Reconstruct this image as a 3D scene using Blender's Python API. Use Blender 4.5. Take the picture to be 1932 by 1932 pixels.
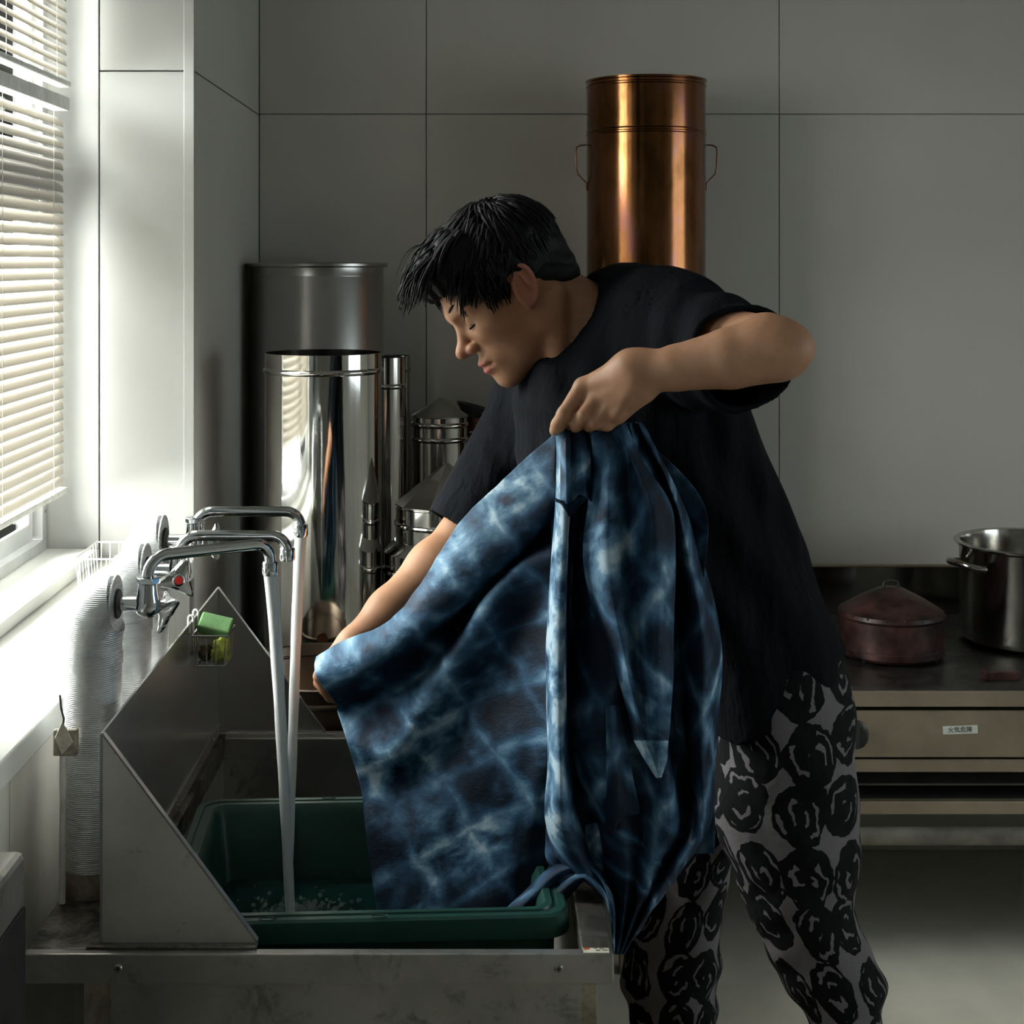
import bpy, bmesh, math, random
import numpy as np
from mathutils import Vector, Matrix, noise as mnoise

for o in list(bpy.data.objects):
    bpy.data.objects.remove(o, do_unlink=True)
scene = bpy.context.scene
COL = scene.collection
R = math.radians

# ------------------------------------------------------------------ camera
EYE = 1.5          # eye height, camera at x=0, y=0 looking along +Y
F = 2900.0         # focal length in pixels of a 1932 px frame
VX, VY = 901.0, 495.0
cam_d = bpy.data.cameras.new('camera')
cam_d.sensor_width = 36.0
cam_d.lens = F / 1932.0 * 36.0
cam_d.shift_x = (966.0 - VX) / 1932.0
cam_d.shift_y = -(966.0 - VY) / 1932.0
cam_d.clip_start = 0.05
cam = bpy.data.objects.new('camera', cam_d)
cam.location = (0, 0, EYE)
cam.rotation_euler = (R(90), 0, 0)
COL.objects.link(cam)
scene.camera = cam

# ------------------------------------------------------------------ world and daylight
w = bpy.data.worlds.new('world')
scene.world = w
w.use_nodes = True
w.node_tree.nodes['Background'].inputs[0].default_value = (0.80, 0.90, 1.0, 1)
w.node_tree.nodes['Background'].inputs[1].default_value = 3.0


def area(name, loc, rot, sx, sy, power, col=(1, 1, 1), spread=180):
    l = bpy.data.lights.new(name, 'AREA')
    l.shape = 'RECTANGLE'
    l.size, l.size_y = sx, sy
    l.energy = power
    l.color = col
    l.spread = R(spread)
    o = bpy.data.objects.new(name, l)
    o.location = loc
    o.rotation_euler = rot
    COL.objects.link(o)
    return o


# daylight outside the windows of the left wall (sky light falling in)
area('daylight_blind_window', (-1.25, 2.50, 1.58), (0, R(-90), 0), 1.3, 1.15, 390, (1.0, 0.98, 0.95))
area('daylight_bare_window', (-1.25, 0.15, 1.75), (0, R(-90), 0), 1.7, 1.8, 16, (1.0, 0.98, 0.95))
area('daylight_far_window', (3.95, 1.5, 1.55), (0, R(90), 0), 1.3, 2.2, 13, (1.0, 0.975, 0.93))

scene.view_settings.view_transform = 'Standard'
scene.view_settings.look = 'None'
scene.view_settings.exposure = 0.0
scene.view_settings.gamma = 1.0
scene.view_settings.use_curve_mapping = False
scene.cycles.use_denoising = True
scene.cycles.max_bounces = 10
scene.cycles.diffuse_bounces = 4
scene.cycles.sample_clamp_indirect = 6.0


def W(px, py, Y):
    """a point seen at photo pixel (px,py), standing at depth Y"""
    return Vector(((px - VX) / F * Y, Y, EYE - (py - VY) / F * Y))


# ------------------------------------------------------------------ materials
class N:
    def __init__(s, name):
        s.m = bpy.data.materials.new(name)
        s.m.use_nodes = True
        s.t = s.m.node_tree
        s.b = s.t.nodes['Principled BSDF']
        s.out = s.t.nodes['Material Output']

    def n(s, typ, **kw):
        nd = s.t.nodes.new(typ)
        for k, v in kw.items():
            setattr(nd, k, v)
        return nd

    def l(s, a, b):
        s.t.links.new(a, b)

    def math(s, op, a, b=None, c=None, clamp=False):
        nd = s.n('ShaderNodeMath', operation=op, use_clamp=clamp)
        for i, v in enumerate((a, b, c)):
            if v is None:
                continue
            if hasattr(v, 'node'):
                s.l(v, nd.inputs[i])
            else:
                nd.inputs[i].default_value = v
        return nd.outputs[0]

    def ramp(s, fac, stops, interp='LINEAR'):
        nd = s.n('ShaderNodeValToRGB')
        cr = nd.color_ramp
        cr.interpolation = interp
        while len(cr.elements) < len(stops):
            cr.elements.new(0.5)
        for e, (p, c) in zip(cr.elements, stops):
            e.position = p
            e.color = (c[0], c[1], c[2], 1) if len(c) == 3 else c
        s.l(fac, nd.inputs[0])
        return nd.outputs[0]

    def coord(s, kind='Object', scale=(1, 1, 1), rot=(0, 0, 0)):
        tc = s.n('ShaderNodeTexCoord')
        mp = s.n('ShaderNodeMapping')
        mp.inputs['Scale'].default_value = scale
        mp.inputs['Rotation'].default_value = rot
        s.l(tc.outputs[kind], mp.inputs[0])
        return mp.outputs[0]

    def noise(s, vec, scale=5, detail=4, rough=0.55, dist=0.0):
        nd = s.n('ShaderNodeTexNoise')
        nd.inputs['Scale'].default_value = scale
        nd.inputs['Detail'].default_value = detail
        nd.inputs['Roughness'].default_value = rough
        nd.inputs['Distortion'].default_value = dist
        s.l(vec, nd.inputs['Vector'])
        return nd.outputs['Fac']

    def bump(s, h, strength=0.2, dist=0.01):
        nd = s.n('ShaderNodeBump')
        nd.inputs['Strength'].default_value = strength
        nd.inputs['Distance'].default_value = dist
        s.l(h, nd.inputs['Height'])
        s.l(nd.outputs[0], s.b.inputs['Normal'])

    def set(s, **kw):
        for k, v in kw.items():
            s.b.inputs[k.replace('_', ' ')].default_value = v
        return s


def paint(name, col, rough=0.6, var=0.06, scale=3.0, bump=0.05, metal=0.0, bscale=60, stretch=(1, 1, 1)):
    a = N(name)
    v = a.coord('Object', stretch)
    f = a.noise(v, scale, 5)
    lo = tuple(max(0, c * (1 - var * 2)) for c in col)
    hi = tuple(min(1, c * (1 + var)) for c in col)
    a.l(a.ramp(f, [(0.3, lo), (0.7, hi)]), a.b.inputs['Base Color'])
    a.set(Roughness=rough, Metallic=metal)
    if bump:
        a.bump(a.noise(v, bscale, 3), bump, 0.002)
    return a.m


def steel(name, col=(0.5, 0.5, 0.49), rough=0.22, stain=0.25, stretch=(40, 40, 1.5), grain=0.02, dirt=None, rvar=0.12, dscale=20, thr=(0.48, 0.62)):
    a = N(name)
    v = a.coord('Object', (1, 1, 1))
    g = a.coord('Object', stretch)
    big = a.noise(v, 6, 6, 0.65)
    fine = a.noise(g, 6, 3)
    lo = tuple(c * (1 - stain) for c in col)
    c = a.ramp(big, [(0.35, lo), (0.65, col)])
    if dirt:
        d = a.noise(v, dscale, 8, 0.7, 0.6)
        mk = a.ramp(d, [(thr[0], (0, 0, 0)), (thr[1], (1, 1, 1))])
        mx = a.n('ShaderNodeMix', data_type='RGBA')
        a.l(mk, mx.inputs[0])
        a.l(c, mx.inputs[6])
        mx.inputs[7].default_value = (*dirt, 1)
        c = mx.outputs[2]
        mm = a.math('MULTIPLY_ADD', mk, -0.7, 1.0)
        a.l(mm, a.b.inputs['Metallic'])
    else:
        a.set(Metallic=1.0)
    a.l(c, a.b.inputs['Base Color'])
    rr = a.math('MULTIPLY_ADD', big, rvar, rough - rvar * 0.5)
    rr = a.math('MULTIPLY_ADD', fine, rvar * 0.6, rr)
    a.l(rr, a.b.inputs['Roughness'])
    a.bump(fine, grain, 0.002)
    return a.m


M = {}
M['wall'] = paint('painted wall panel', (0.485, 0.466, 0.425), 0.55, 0.04, 1.6, 0.03)
M['wall_joint'] = paint('dark panel joint', (0.22, 0.22, 0.20), 0.8, 0.1)
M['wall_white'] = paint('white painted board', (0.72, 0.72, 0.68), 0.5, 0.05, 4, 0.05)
M['wall_pier'] = paint('darkened pier panel', (0.295, 0.292, 0.277), 0.5, 0.04, 3, 0.03)  # wall paint darkened to offset the strong window light on the pier
M['wall_worn'] = paint('worn white wainscot', (0.78, 0.755, 0.685), 0.55, 0.12, 7, 0.08, stretch=(1, 1, 0.3))
M['floor'] = paint('grey green floor', (0.70, 0.665, 0.565), 0.42, 0.12, 2.5, 0.05, bscale=25)
M['ceiling'] = paint('dark ceiling', (0.34, 0.33, 0.30), 0.8)
M['room'] = paint('unlit room wall', (0.62, 0.60, 0.54), 0.8)
M['alu'] = paint('painted aluminium', (0.62, 0.63, 0.63), 0.35, 0.08, 12, 0.03, metal=0.3)
M['rubber'] = paint('black rubber', (0.02, 0.02, 0.02), 0.6)
M['plastic_white'] = paint('aged white plastic', (0.70, 0.69, 0.64), 0.4, 0.1, 30, 0.02)
M['cord'] = paint('blind cord', (0.75, 0.73, 0.68), 0.7, 0.05)
M['sink'] = steel('brushed sink steel', (0.55, 0.53, 0.505), 0.40, 0.35, (3, 3, 60), 0.03, rvar=0.16, dirt=(0.10, 0.08, 0.06), dscale=14, thr=(0.55, 0.72))
M['sink_splash'] = steel('smooth splash steel', (0.58, 0.57, 0.55), 0.20, 0.18, (6, 6, 40), 0.003, rvar=0.06)
M['sink_front'] = steel('scuffed splash steel', (0.74, 0.71, 0.68), 0.50, 0.22, (6, 6, 40), 0.006, rvar=0.12, dirt=(0.16, 0.13, 0.10), dscale=26, thr=(0.60, 0.74))
M['sink_dirty'] = steel('stained sink steel', (0.30, 0.28, 0.25), 0.42, 0.5, (3, 3, 40), 0.05, dirt=(0.035, 0.025, 0.016))
M['sink_body'] = steel('stained sink body', (0.66, 0.58, 0.46), 0.50, 0.5, (30, 30, 2), 0.04, dirt=(0.09, 0.05, 0.02), dscale=11, thr=(0.44, 0.66))
M['deck_dirty'] = steel('blackened deck', (0.30, 0.28, 0.25), 0.45, 0.6, (3, 3, 40), 0.06, dirt=(0.012, 0.010, 0.007), dscale=18, thr=(0.44, 0.58))
M['chrome'] = steel('chrome', (0.78, 0.80, 0.82), 0.06, 0.04, (1, 1, 1), 0.0, rvar=0.03)
M['polished'] = steel('polished steel', (0.66, 0.65, 0.62), 0.06, 0.10, (30, 30, 1.2), 0.035, rvar=0.05)
M['polished_dim'] = steel('polished steel older', (0.52, 0.50, 0.47), 0.10, 0.15, (30, 30, 1.2), 0.03, rvar=0.06)
M['brushed'] = steel('satin drum steel', (0.40, 0.39, 0.375), 0.27, 0.10, (60, 60, 0.5), 0.012, rvar=0.06)
M['pan'] = steel('dull pan steel', (0.15, 0.115, 0.085), 0.30, 0.35, (30, 30, 2), 0.02)
M['stock'] = steel('stock pot steel', (0.50, 0.49, 0.46), 0.13, 0.12, (30, 30, 1), 0.02, rvar=0.05)
M['stove'] = steel('worn stove steel', (0.44, 0.365, 0.28), 0.48, 0.25, (2, 2, 30), 0.03)
M['stove_top'] = steel('greasy stove top', (0.16, 0.15, 0.14), 0.35, 0.5, (4, 4, 4), 0.05, dirt=(0.02, 0.017, 0.014))
M['iron'] = paint('burnt black iron', (0.025, 0.023, 0.022), 0.6, 0.3, 20, 0.2)
M['screw'] = steel('screw steel', (0.42, 0.40, 0.36), 0.35, 0.3)
M['red'] = paint('red cap', (0.62, 0.03, 0.02), 0.3, 0.02, 5, 0)
M['sponge_green'] = paint('green sponge', (0.075, 0.165, 0.055), 0.9, 0.12, 60, 0.4, bscale=400)
M['sponge_pale'] = paint('olive sponge back', (0.17, 0.20, 0.075), 0.9, 0.12, 60, 0.4, bscale=400)
M['sponge_yellow'] = paint('yellow green sponge', (0.24, 0.28, 0.035), 0.9, 0.2, 50, 0.5, bscale=300)
M['scourer'] = paint('brown scouring pad', (0.07, 0.05, 0.015), 0.95, 0.3, 80, 0.5, bscale=300)
M['tub'] = paint('green plastic', (0.012, 0.058, 0.045), 0.38, 0.10, 10, 0.10, bscale=220)
M['knob'] = paint('black knob', (0.02, 0.022, 0.02), 0.35, 0.1, 10, 0)
M['rust'] = paint('rusty red iron', (0.062, 0.027, 0.023), 0.40, 0.45, 22, 0.25, metal=0.35)
M['dark_copper'] = steel('dark tarnished copper', (0.16, 0.07, 0.04), 0.32, 0.5, (30, 30, 2), 0.03)
M['label_paper'] = paint('pale label', (0.55, 0.57, 0.50), 0.6, 0.05, 20, 0)
M['label_cream'] = paint('cream sticker', (0.62, 0.58, 0.48), 0.6, 0.15, 90, 0)
M['label_red'] = paint('orange red print', (0.50, 0.10, 0.03), 0.5, 0.1, 60, 0)
M['ink'] = paint('black ink', (0.015, 0.015, 0.015), 0.7, 0.0, 5, 0)
M['pipe_steel'] = paint('dull gas pipe', (0.20, 0.19, 0.16), 0.4, 0.2, 14, 0.05, metal=0.5)
M['box_wood'] = paint('weathered box', (0.34, 0.31, 0.25), 0.7, 0.35, 60, 0.1)


def foil():
    a = N('quilted aluminium foil')
    v = a.coord('Object', (1, 1, 1))
    big = a.noise(v, 28, 6, 0.7, 0.8)
    wv = a.n('ShaderNodeTexWave', wave_type='BANDS', bands_direction='Z')
    wv.inputs['Scale'].default_value = 130
    wv.inputs['Distortion'].default_value = 1.2
    a.l(v, wv.inputs[0])
    a.l(a.ramp(big, [(0.3, (0.55, 0.56, 0.57)), (0.7, (0.82, 0.83, 0.84))]), a.b.inputs['Base Color'])
    a.set(Metallic=0.75)
    a.l(a.math('MULTIPLY_ADD', big, 0.3, 0.26), a.b.inputs['Roughness'])
    h = a.math('MULTIPLY_ADD', wv.outputs['Fac'], 0.25, big)
    a.bump(h, 0.55, 0.004)
    return a.m


M['foil'] = foil()


def copper():
    a = N('tarnished copper')
    v = a.coord('Object', (1, 1, 0.45))
    big = a.noise(v, 7, 6, 0.6, 0.4)
    mid = a.noise(v, 26, 4, 0.6)
    f = a.math('MULTIPLY_ADD', mid, 0.35, a.math('MULTIPLY', big, 0.7))
    a.l(a.ramp(f, [(0.30, (0.07, 0.029, 0.012)), (0.45, (0.145, 0.062, 0.023)), (0.56, (0.23, 0.098, 0.04)),
                   (0.66, (0.24, 0.10, 0.085))]), a.b.inputs['Base Color'])
    a.set(Metallic=1.0)
    a.l(a.math('MULTIPLY_ADD', big, 0.20, 0.06), a.b.inputs['Roughness'])
    a.bump(mid, 0.05, 0.003)
    return a.m


M['copper'] = copper()


def glass():
    a = N('window glass')
    tr = a.n('ShaderNodeBsdfTransparent')
    tr.inputs[0].default_value = (0.92, 0.95, 0.94, 1)
    gl = a.n('ShaderNodeBsdfGlossy')
    gl.inputs['Roughness'].default_value = 0.02
    fr = a.n('ShaderNodeFresnel')
    fr.inputs[0].default_value = 1.3
    mx = a.n('ShaderNodeMixShader')
    a.l(fr.outputs[0], mx.inputs[0])
    a.l(tr.outputs[0], mx.inputs[1])
    a.l(gl.outputs[0], mx.inputs[2])
    a.l(mx.outputs[0], a.out.inputs[0])
    return a.m


M['glass'] = glass()


def slat():
    a = N('blind slat')
    a.set(Base_Color=(0.46, 0.435, 0.395, 1), Roughness=0.4)
    tl = a.n('ShaderNodeBsdfTranslucent')
    tl.inputs[0].default_value = (0.8, 0.74, 0.64, 1)
    mx = a.n('ShaderNodeMixShader')
    mx.inputs[0].default_value = 0.13
    a.l(a.b.outputs[0], mx.inputs[1])
    a.l(tl.outputs[0], mx.inputs[2])
    a.l(mx.outputs[0], a.out.inputs[0])
    return a.m


M['slat'] = slat()


def water_stream():
    a = N('running water')
    v = a.coord('Object', (60, 60, 1.5))
    f = a.noise(v, 6, 2)
    a.l(a.ramp(f, [(0.3, (0.88, 0.91, 0.92)), (0.7, (1.0, 1.0, 1.0))]), a.b.inputs['Base Color'])
    a.set(Roughness=0.3, Transmission_Weight=0.08, IOR=1.33)
    return a.m


M['stream'] = water_stream()
a = N('tub water')
a.set(Base_Color=(0.02, 0.10, 0.085, 1), Roughness=0.06, IOR=1.33, Transmission_Weight=0.6)
a.bump(a.noise(a.coord('Object', (1, 1, 1)), 60, 4), 0.5, 0.006)
M['water'] = a.m
a = N('bubble')
a.set(Base_Color=(0.75, 0.82, 0.8, 1), Roughness=0.05, Transmission_Weight=0.85, IOR=1.15)
M['bubble'] = a.m


# ------------------------------------------------------------------ mesh helpers
class MB:
    def __init__(s):
        s.v, s.f = [], []

    def add(s, vs, fs):
        b = len(s.v)
        s.v.extend([tuple(p) for p in vs])
        s.f.extend([tuple(i + b for i in f) for f in fs])
        return s

    def box(s, lo, hi, mat=None):
        x0, y0, z0 = lo
        x1, y1, z1 = hi
        vs = [Vector(p) for p in ((x0, y0, z0), (x1, y0, z0), (x1, y1, z0), (x0, y1, z0),
                                  (x0, y0, z1), (x1, y0, z1), (x1, y1, z1), (x0, y1, z1))]
        if mat is not None:
            vs = [mat @ p for p in vs]
        return s.add(vs, [(0, 3, 2, 1), (4, 5, 6, 7), (0, 1, 5, 4), (1, 2, 6, 5), (2, 3, 7, 6), (3, 0, 4, 7)])

    def prism(s, pts, d):
        """closed polygon pts (3d), pushed along vector d"""
        d = Vector(d)
        n = len(pts)
        a = [Vector(p) for p in pts]
        b = [p + d for p in a]
        fs = [tuple(range(n))[::-1], tuple(range(n, 2 * n))]
        fs += [(i, (i + 1) % n, n + (i + 1) % n, n + i) for i in range(n)]
        return s.add(a + b, fs)

    def tube(s, pts, r, seg=10, caps=True, closed=False):
        pts = [Vector(p) for p in pts]
        n = len(pts)
        rs = r if hasattr(r, '__len__') else [r] * n
        tang = []
        for i in range(n):
            if closed:
                t = pts[(i + 1) % n] - pts[i - 1]
            else:
                t = pts[min(i + 1, n - 1)] - pts[max(i - 1, 0)]
            tang.append(t.normalized() if t.length > 1e-9 else Vector((0, 0, 1)))
        up = Vector((0, 0, 1)) if abs(tang[0].z) < 0.9 else Vector((1, 0, 0))
        nrm = (up - tang[0] * up.dot(tang[0])).normalized()
        vs = []
        for i in range(n):
            t = tang[i]
            nrm = nrm - t * nrm.dot(t)
            if nrm.length < 1e-6:
                nrm = t.orthogonal()
            nrm.normalize()
            bn = t.cross(nrm)
            for k in range(seg):
                a = 2 * math.pi * k / seg
                vs.append(pts[i] + (nrm * math.cos(a) + bn * math.sin(a)) * rs[i])
        fs = []
        m = n if closed else n - 1
        for i in range(m):
            j = (i + 1) % n
            for k in range(seg):
                k2 = (k + 1) % seg
                fs.append((i * seg + k, i * seg + k2, j * seg + k2, j * seg + k))
        if caps and not closed:
            fs.append(tuple(range(seg))[::-1])
            fs.append(tuple((n - 1) * seg + k for k in range(seg)))
        return s.add(vs, fs)

    def lathe(s, prof, seg=48, c=(0, 0, 0), close=False):
        """profile of (radius, z); r=0 closes at the axis"""
        vs, rows = [], []
        for r, z in prof:
            if r < 1e-6:
                rows.append([len(vs)])
                vs.append((c[0], c[1], c[2] + z))
            else:
                row = []
                for k in range(seg):
                    a = 2 * math.pi * k / seg
                    row.append(len(vs))
                    vs.append((c[0] + r * math.cos(a), c[1] + r * math.sin(a), c[2] + z))
                rows.append(row)
        fs = []
        pairs = list(zip(rows[:-1], rows[1:]))
        if close:
            pairs.append((rows[-1], rows[0]))
        for A, B in pairs:
            for k in range(seg):
                k2 = (k + 1) % seg
                if len(A) == 1 and len(B) == 1:
                    continue
                if len(A) == 1:
                    fs.append((A[0], B[k2], B[k]))
                elif len(B) == 1:
                    fs.append((A[k], A[k2], B[0]))
                else:
                    fs.append((A[k], A[k2], B[k2], B[k]))
        return s.add(vs, fs)

    def sphere(s, c, r, seg=16, rings=8, sc=(1, 1, 1)):
        n = rings
        prof = [(math.sin(math.pi * i / n), -math.cos(math.pi * i / n)) for i in range(n + 1)]
        b = len(s.v)
        s.lathe(prof, seg)
        for i in range(b, len(s.v)):
            p = s.v[i]
            s.v[i] = (c[0] + p[0] * r * sc[0], c[1] + p[1] * r * sc[1], c[2] + p[2] * r * sc[2])
        return s

    def xform(s, m):
        s.v = [tuple(m @ Vector(p)) for p in s.v]
        return s

    def build(s, name, mat, parent=None, smooth=30, bevel=0.0, fixn=True):
        me = bpy.data.meshes.new(name)
        me.from_pydata(s.v, [], s.f)
        if fixn:
            bm = bmesh.new()
            bm.from_mesh(me)
            bmesh.ops.recalc_face_normals(bm, faces=bm.faces)
            bm.to_mesh(me)
            bm.free()
        return link(name, me, mat, parent, smooth, bevel)


def link(name, me, mat, parent=None, smooth=30, bevel=0.0):
    if mat is not None:
        me.materials.append(mat)
    if smooth:
        me.shade_smooth()
        if smooth < 180:
            me.set_sharp_from_angle(angle=R(smooth))
    o = bpy.data.objects.new(name, me)
    COL.objects.link(o)
    if parent is not None:
        o.parent = parent
        o.matrix_parent_inverse = Matrix.Translation(parent.location).inverted() if parent.type == 'EMPTY' and parent.parent is None else Matrix.Identity(4)
    if bevel:
        b = o.modifiers.new('bevel', 'BEVEL')
        b.width = bevel
        b.segments = 2
        b.limit_method = 'ANGLE'
        b.angle_limit = R(40)
    return o


def thing(name, loc, label, cat, group=None):
    o = bpy.data.objects.new(name, None)
    o.location = loc
    o.empty_display_size = 0.05
    COL.objects.link(o)
    return tag(o, label, cat, group)


def tag(o, label, cat, group=None, kind=None):
    o['label'] = label
    o['category'] = cat
    if group:
        o['group'] = group
    if kind:
        o['kind'] = kind
    return o


def struct(o, label=None, cat=None):
    o['kind'] = 'structure'
    if label:
        o['label'] = label
    if cat:
        o['category'] = cat
    return o


def B(lo, hi):
    return MB().box(lo, hi)


# ------------------------------------------------------------------ room
YW = 3.92          # back wall
XL = -0.557        # inner face of the left wall (pier, ledge edge)
XWIN = -0.86       # window plane
YE = 3.02          # end of the window recess
ZLEDGE, ZSILL = 0.915, 0.938
CEIL = 2.75

struct(B((-1.0, -3.0, -0.06), (3.8, YW + 0.15, 0.0)).build('floor', M['floor'], smooth=0), 'grey green painted concrete floor', 'floor')
struct(B((-1.0, -3.0, CEIL), (3.8, YW + 0.15, CEIL + 0.06)).build('ceiling', M['ceiling'], smooth=0), 'dark ceiling above the room', 'ceiling')
XR = 3.6
wr_ = MB()
wr_.box((XR, -3.0, 0), (XR + 0.1, 0.4, CEIL))
wr_.box((XR, 2.6, 0), (XR + 0.1, YW + 0.1, CEIL))
wr_.box((XR, 0.4, 0), (XR + 0.1, 2.6, 0.9))
wr_.box((XR, 0.4, 2.2), (XR + 0.1, 2.6, CEIL))
struct(wr_.build('wall_right', M['room'], smooth=0), 'dim far wall opposite the sash windows', 'wall')
wf_ = MB()
for z in (0.9, 2.16):
    wf_.box((XR + 0.03, 0.4, z), (XR + 0.07, 2.6, z + 0.04))
for y in (0.4, 1.48, 2.56):
    wf_.box((XR + 0.03, y, 0.94), (XR + 0.07, y + 0.04, 2.16))
w3_ = struct(wf_.build('window_3', M['alu'], smooth=0), 'plain window in the far right wall', 'window')
for y in (0.44, 1.52):
    B((XR + 0.048, y, 0.94), (XR + 0.052, y + 1.04, 2.16)).build('pane', M['glass'], w3_, smooth=0)
struct(B((-0.9, -3.0, 0), (3.6, -2.9, CEIL)).build('wall_front', M['room'], smooth=0), 'dim wall behind the viewer', 'wall')

# back wall: backing plus one board for each panel
wb = struct(B((-0.9, YW + 0.008, 0), (3.7, YW + 0.12, CEIL)).build('wall_back', M['wall_joint'], smooth=0), 'grey painted panel wall behind the stove', 'wall')
xs = [XL, -0.131, 0.769, 1.669, 2.569, 3.469, 3.6]
zs = [0.0, 1.878, CEIL]
for i in range(len(xs) - 1):
    for j in range(2):
        B((xs[i] + 0.001, YW - 0.001, zs[j] + 0.001), (xs[i + 1] - 0.001, YW + 0.0075, zs[j + 1] - 0.001)).build('panel', M['wall'], wb, smooth=0, bevel=0.001)

# left wall: pier beyond the window, wainscot below the ledge, wall above the window
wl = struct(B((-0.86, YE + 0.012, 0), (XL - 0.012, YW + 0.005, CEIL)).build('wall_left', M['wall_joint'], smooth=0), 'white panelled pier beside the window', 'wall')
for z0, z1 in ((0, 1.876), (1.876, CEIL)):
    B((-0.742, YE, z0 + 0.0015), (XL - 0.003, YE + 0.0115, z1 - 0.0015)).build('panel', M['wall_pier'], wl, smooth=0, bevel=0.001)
    B((XL - 0.0115, YE + 0.004, z0 + 0.0015), (XL, YW - 0.006, z1 - 0.0015)).build('panel', M['wall'], wl, smooth=0, bevel=0.001)
B((XL - 0.02, YE - 0.004, ZLEDGE), (XL + 0.001, YE + 0.004, CEIL)).build('corner_bead', M['wall_pier'], wl, smooth=0, bevel=0.0015)
B((-0.90, YE - 0.002, ZSILL), (-0.744, YE + 0.0115, CEIL)).build('reveal_board', M['wall_pier'], wl, smooth=0, bevel=0.001)

we = struct(B((-0.95, -3.0, 0), (-0.58, YE + 0.012, ZLEDGE - 0.035)).build('wall_wainscot', M['wall_joint'], smooth=0), 'worn white wainscot under the window ledge', 'wall')
ys = [-3.0, 0.2, 1.1, 1.55, 1.86, 2.16, 2.46, 3.03]
for i in range(len(ys) - 1):
    B((-0.579, ys[i] + 0.0012, 0.0), (-0.566, ys[i + 1] - 0.0012, ZLEDGE - 0.036)).build('wainscot_board', M['wall_worn'], we, smooth=0, bevel=0.001)
struct(B((-0.95, -3.0, ZLEDGE - 0.035), (XL, YE + 0.001, ZLEDGE)).build('trim_1', M['wall_white'], smooth=0, bevel=0.003), 'wide white window ledge', 'ledge')
struct(B((-0.95, -3.0, ZLEDGE), (-0.743, YE - 0.001, ZSILL)).build('trim_2', M['wall_white'], smooth=0, bevel=0.002), 'raised white sill board under the blinds', 'sill')
struct(B((-0.95, -3.0, 2.45), (-0.70, YE + 0.001, CEIL)).build('wall_lintel', M['wall_white'], smooth=0), 'white wall strip above the windows', 'wall')
struct(B((-0.95, 1.10, ZSILL), (-0.78, 1.95, 2.45)).build('wall_pillar', M['wall_white'], smooth=0), 'white post between the two windows', 'wall')
struct(B((-0.95, -3.0, ZSILL), (-0.80, -0.8, 2.45)).build('wall_near', M['wall_white'], smooth=0), 'white wall before the first window', 'wall')


def window(name, y0, y1, label):
    f = MB()
    x0, x1 = -0.90, -0.845
    f.box((x0, y0, ZSILL), (x1, y1, ZSILL + 0.022))
    f.box((x0, y0, 2.42), (x1, y1, 2.45))
    f.box((x0, y0, ZSILL + 0.022), (x1, y0 + 0.03, 2.42))
    f.box((x0, y1 - 0.03, ZSILL + 0.022), (x1, y1, 2.42))
    f.box((x0, y0 + 0.03, 1.63), (x1, y1 - 0.03, 1.69))
    win = struct(f.build(name, M['alu'], smooth=0, bevel=0.0015), label, 'window')
    for q, (za, zb) in enumerate(((ZSILL + 0.024, 1.628), (1.692, 2.418))):
        ym = (y0 + y1) / 2
        for ya, yb, xo in ((y0 + 0.032, ym + 0.02, 0), (ym - 0.02, y1 - 0.045, 0.018)):
            s = MB()
            xa, xb = -0.893 + xo, -0.878 + xo
            s.box((xa, ya, za), (xb, yb, za + 0.035))
            s.box((xa, ya, zb - 0.03), (xb, yb, zb))
            s.box((xa, ya, za + 0.035), (xb, ya + 0.025, zb - 0.03))
            s.box((xa, yb - 0.025, za + 0.035), (xb, yb, zb - 0.03))
            sash = s.build('sash', M['alu'], win, smooth=0, bevel=0.001)
            B((xa + 0.005, ya + 0.026, za + 0.036), (xb - 0.005, yb - 0.026, zb - 0.031)).build('pane', M['glass'], sash, smooth=0)
        B((-0.875, y1 - 0.0445, za), (-0.868, y1 - 0.0305, zb)).build('gasket', M['rubber'], win, smooth=0)
    return win


wn = window('window_1', 1.95, YE - 0.004, 'aluminium sliding window behind the blinds')
MB().tube([(-0.8448, YE - 0.018, 1.015), (-0.8425, YE - 0.018, 1.015)], 0.004, 12).build('screw', M['screw'], wn)
window('window_2', -0.8, 1.10, 'bare aluminium sliding window nearer the viewer')


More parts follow.
